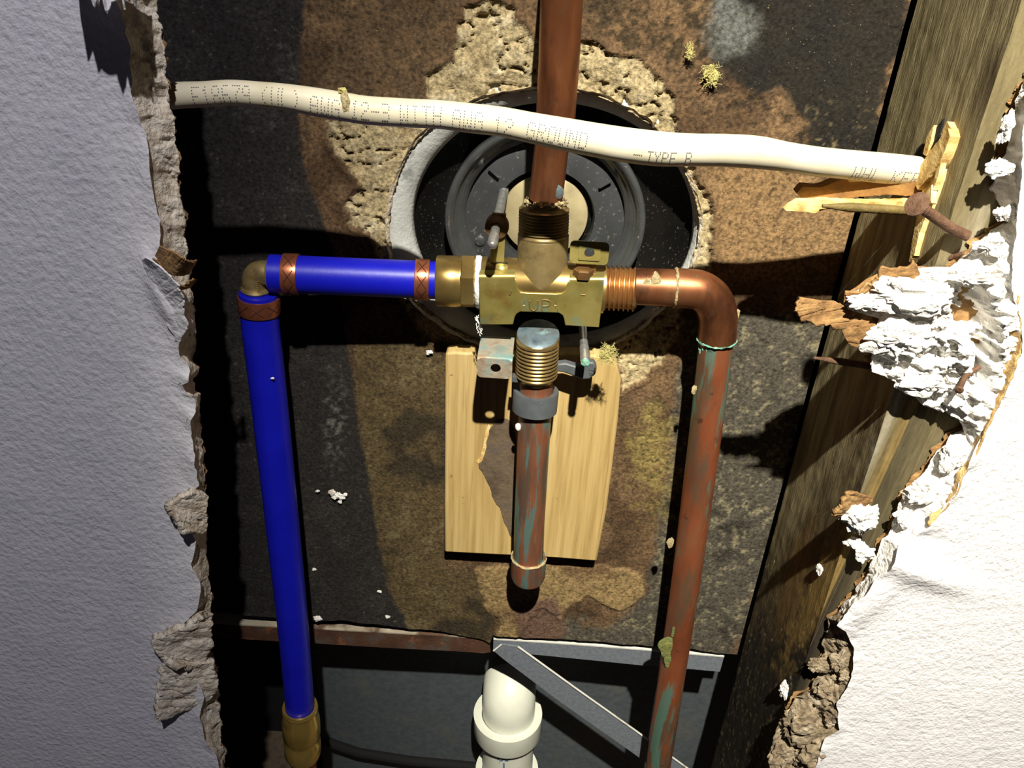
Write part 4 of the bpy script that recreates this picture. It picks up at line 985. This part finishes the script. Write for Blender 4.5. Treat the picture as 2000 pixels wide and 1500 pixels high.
cpts = [Vector((-.228, YK, cpts[0].z + .004))] + cpts; crad = [crad[0]] + crad
obj('jacket', tube(cpts, crad, 32), 'cable', kroot, 60)
def cable_at(x):
    y = np.interp(x, cps[:, 0], cps[:, 1]); r = np.interp(x, cps[:, 0], cps[:, 2]); return P(x, y, YKx(x)), r * MP(x, y, YKx(x))
def print_on(texts):
    V = []; Fs = []
    for word, x0, x1, va, hpx in texts:
        cw = (x1 - x0) / len(word)
        for ci, ch in enumerate(word):
            for r_, row in enumerate(FONT[ch].split()):
                for c_, bit in enumerate(row):
                    if bit != '1': continue
                    x = x0 + (ci + (c_ + .4) / 6.2) * cw
                    p, rad_ = cable_at(x); p2, _ = cable_at(x + 3); T = (p2 - p).normalized()
                    view = (CAMLOC - p); view = (view - T * view.dot(T)).normalized(); up = T.cross(view) * -1
                    rpx = np.interp(x, cps[:, 0], cps[:, 2])
                    off = va + (3 - r_) / 6 * hpx / rpx
                    off = max(-.97, min(.97, off))
                    n = (view * math.sqrt(1 - off * off) + up * off).normalized()
                    q = p + n * (rad_ * 1.006); e1 = T * .00019; e2 = T.cross(n) * .00022
                    b = len(V); V += [q - e1 - e2, q + e1 - e2, q + e1 + e2, q - e1 + e2]
                    V += [v + n * .00006 for v in V[-4:]]
                    Fs += [[b, b + 1, b + 2, b + 3], [b + 4, b + 5, b + 6, b + 7], [b, b + 4, b + 5, b + 1], [b + 1, b + 5, b + 6, b + 2], [b + 2, b + 6, b + 7, b + 3], [b + 3, b + 7, b + 4, b]]
    return V, Fs
pr_ = fixn(obj('printed_lettering', print_on([('E18679', 384, 500, -.15, 33), ('(UL)', 516, 596, -.1, 33), ('AWG', 612, 674, -.25, 32), ('12-3', 690, 770, -.05, 30), ('WITH', 785, 870, -.1, 31), ('AWG', 886, 950, -.15, 31), ('12', 966, 1008, -.25, 28), ('GROUND', 1030, 1150, -.15, 27), ('-', 1236, 1258, -.45, 24), ('TYPE B', 1262, 1348, -.5, 20), ('WHL KER', 1655, 1786, -.5, 22)]), 'ink', kroot, 0))
pr_['label'] = 'dotted grey lettering'; pr_['kind'] = 'stuff'
obj('tape_residue', blob(P(676, 200, YK - .005), 13 * MP(676, 200, YK), 33, .8, 3, (.7, .35, 1.5)), 'solder', kroot, 0)
obj('tape_residue', blob(P(668, 177, YK - .002), 8 * MP(676, 200, YK), 34, .9, 3, (1, .6, .8)), 'wool', kroot, 0)
# blue print up the drain pipe
def print_pipe(word, x, y0, y1, wpx):
    V = []; Fs = []; n = len(word); r = 51 * kd
    for ci, ch in enumerate(word):
        for r_, row in enumerate(FONT[ch].split()):
            for c_, bit in enumerate(row):
                if bit != '1': continue
                yy = y0 + (y1 - y0) * (ci + (c_ + .4) / 6) / n; xx = x - (r_ - 3) / 6 * wpx; Y = YD - r
                for _ in range(4):
                    dx = P(xx, yy, Y).x - P(990, yy, YD).x; Y = YD - math.sqrt(max(0, r * r - dx * dx)) - .0003
                qq = P(xx, yy, Y); e1 = Vector((.0007, 0, 0)); e2 = Vector((0, 0, .0007)); b = len(V)
                V += [qq - e1 - e2, qq + e1 - e2, qq + e1 + e2, qq - e1 + e2]; Fs.append([b, b + 1, b + 2, b + 3])
    return V, Fs
pp_ = obj('printed_lettering', print_pipe('8-RP', 984, 1474, 1540, 22), 'ink_blue', rv_, 0); pp_['kind'] = 'stuff'

# ================================================================ NAILS
def nail(label, pts, r, head, m='rust_nail', hr=None, hax=None):
    root = thing('nail', label, 'nail', pts[0])
    n = len(pts); obj('shank', tube(pts, [r] * (n - 1) + [r * (1 if head else .35)], 14), m, root)
    if head:
        ax = (pts[-1] - pts[-2]).normalized() if hax is None else hax
        obj('head', lathe(pts[-1], ax, [(r, -.0006), (hr * .95, -.0002), (hr, .0003), (hr * .96, .0009), (hr * .5, .0012)], 24), m, root, 40)
    return root
b = on_stud(1862, 449); h = P(1792, 400, b.y - .004)
nail('bent rusty nail with round head below the cable end', [b + Vector((.006, 0, -.002)), b, b.lerp(h, .5), h], .0021, True, hr=.0048, hax=Vector((-.75, -.35, .45)))
a = P(1606, 402, .330); c = P(1712, 408, .331)
nail('greenish nail lying along the pale splinter beside the stud', [c + Vector((.028, .004, -.001)), c, a.lerp(c, .5), a], .0019, False, 'nail_green')
b = on_stud(1798, 524); h = P(1882, 494, b.y - .014)
nail('rusty nail sticking out above the big plaster lump', [b + Vector((.004, .002, 0)), b, h], .0021, False)
b = P(1640, 706, .313); h = P(1590, 699, .310)
nail('rusty nail tip poking out left of the plaster lump', [P(1720, 718, .316), b, h], .0016, False)
b = P(1885, 735, .297); h = P(1874, 760, .291)
nail('small brown nail stuck in the white plaster lump', [P(1912, 716, .299), b, h], .0011, True, hr=.0017)

# ================================================================ LOOSE BITS
lab = ['white crumb cluster on black board beside the long blue pipe', 'tiny white chip on black board low beside the blue pipe', 'tiny white flake just above the rusty channel', 'white crumb on the stud near the copper pipe', 'white crumb low on the blackened stud', 'white plaster crumb stuck to stud below the big lump', 'white flake on black board left of the brown stain', 'flat white flake lying on the channel edge', 'tiny white speck on the long blue pipe', 'small white crumb beside the trim plate lower left']
sp_ = [(660, 968, YW - .002, 11, 'b'), (613, 1112, YW - .001, 4, 'b'), (757, 1205, YW - .001, 5, 'b'), (1604, 1112, 0, 9, 's'), (1536, 1348, 0, 13, 's'), (1530, 1420, 0, 8, 's'), (741, 1155, YW - .001, 4, 'b'), (620, 1208, YW - .001, 7, 'b'), (532, 739, .350, 3, 'b'), (838, 688, YW - .002, 6, 'b')]
for i, (x, y, Y, s, k_) in enumerate(sp_):
    if k_ == 's':
        p = on_stud(x, y, .001); Y = p.y; flat = (.6, 1, 1.2)
    else:
        p = P(x, y, Y); flat = (1, .4, .8)
    if i == 0:
        root = thing('plaster_crumb', lab[0], 'crumb', p)
        for j, (dx, dy, q) in enumerate([(0, 0, 9), (-11, -6, 7), (10, 4, 6), (14, -2, 4), (4, 12, 4), (-40, -9, 4), (-6, 3, 6)]):
            obj('chip', blob(P(x + dx, y + dy, Y), q * MP(x, y, Y), 200 + j, .8, 4, (1, .5, .8)), 'gypsum_white', root, 0)
    else:
        tag(obj('plaster_crumb', blob(p, s * MP(x, y, Y), 210 + i, .9, 4, flat), 'gypsum_white', None, 0), lab[i], 'crumb')
def tuft(label, px, py, Y, wpx, hpx, n, seed, parent=None):
    rnd = random.Random(seed); k = MP(px, py, Y)
    root = thing('insulation_tuft', label, 'insulation', P(px, py + hpx * .5, Y), 'yellow insulation tufts')
    V = []; Fs = []
    for i in range(n * 3):
        p = P(px + rnd.uniform(-.4, .4) * wpx, py + rnd.uniform(-.5, .5) * hpx, Y - rnd.uniform(0, .002)); a = rnd.uniform(0, 6.28); pts = [p]
        for j in range(9):
            a += rnd.uniform(-.7, .7); pts.append(pts[-1] + Vector((math.cos(a), rnd.uniform(-.3, .2), math.sin(a))) * k * wpx * .032)
        v, f = tube(pts, .00009, 5); b = len(V); V += v; Fs += [[q + b for q in g] for g in f]
    o = obj('fibres', (V, Fs), 'wool', root); o['kind'] = 'stuff'
    obj('clump', blob(P(px, py, Y), hpx * .40 * k, seed, .9, 4, (wpx / hpx * .8, .4, 1)), 'wool', root, 0)
tuft('yellow insulation tuft at the top right corner of the wooden block', 1186, 692, .354, 40, 34, 60, 4)
tuft('yellow insulation tuft on the board right of the copper riser', 1388, 146, YW - .003, 36, 40, 40, 5)
tuft('small yellow insulation wisp high on the board near the pale stain', 1347, 100, YW - .003, 18, 34, 26, 6)
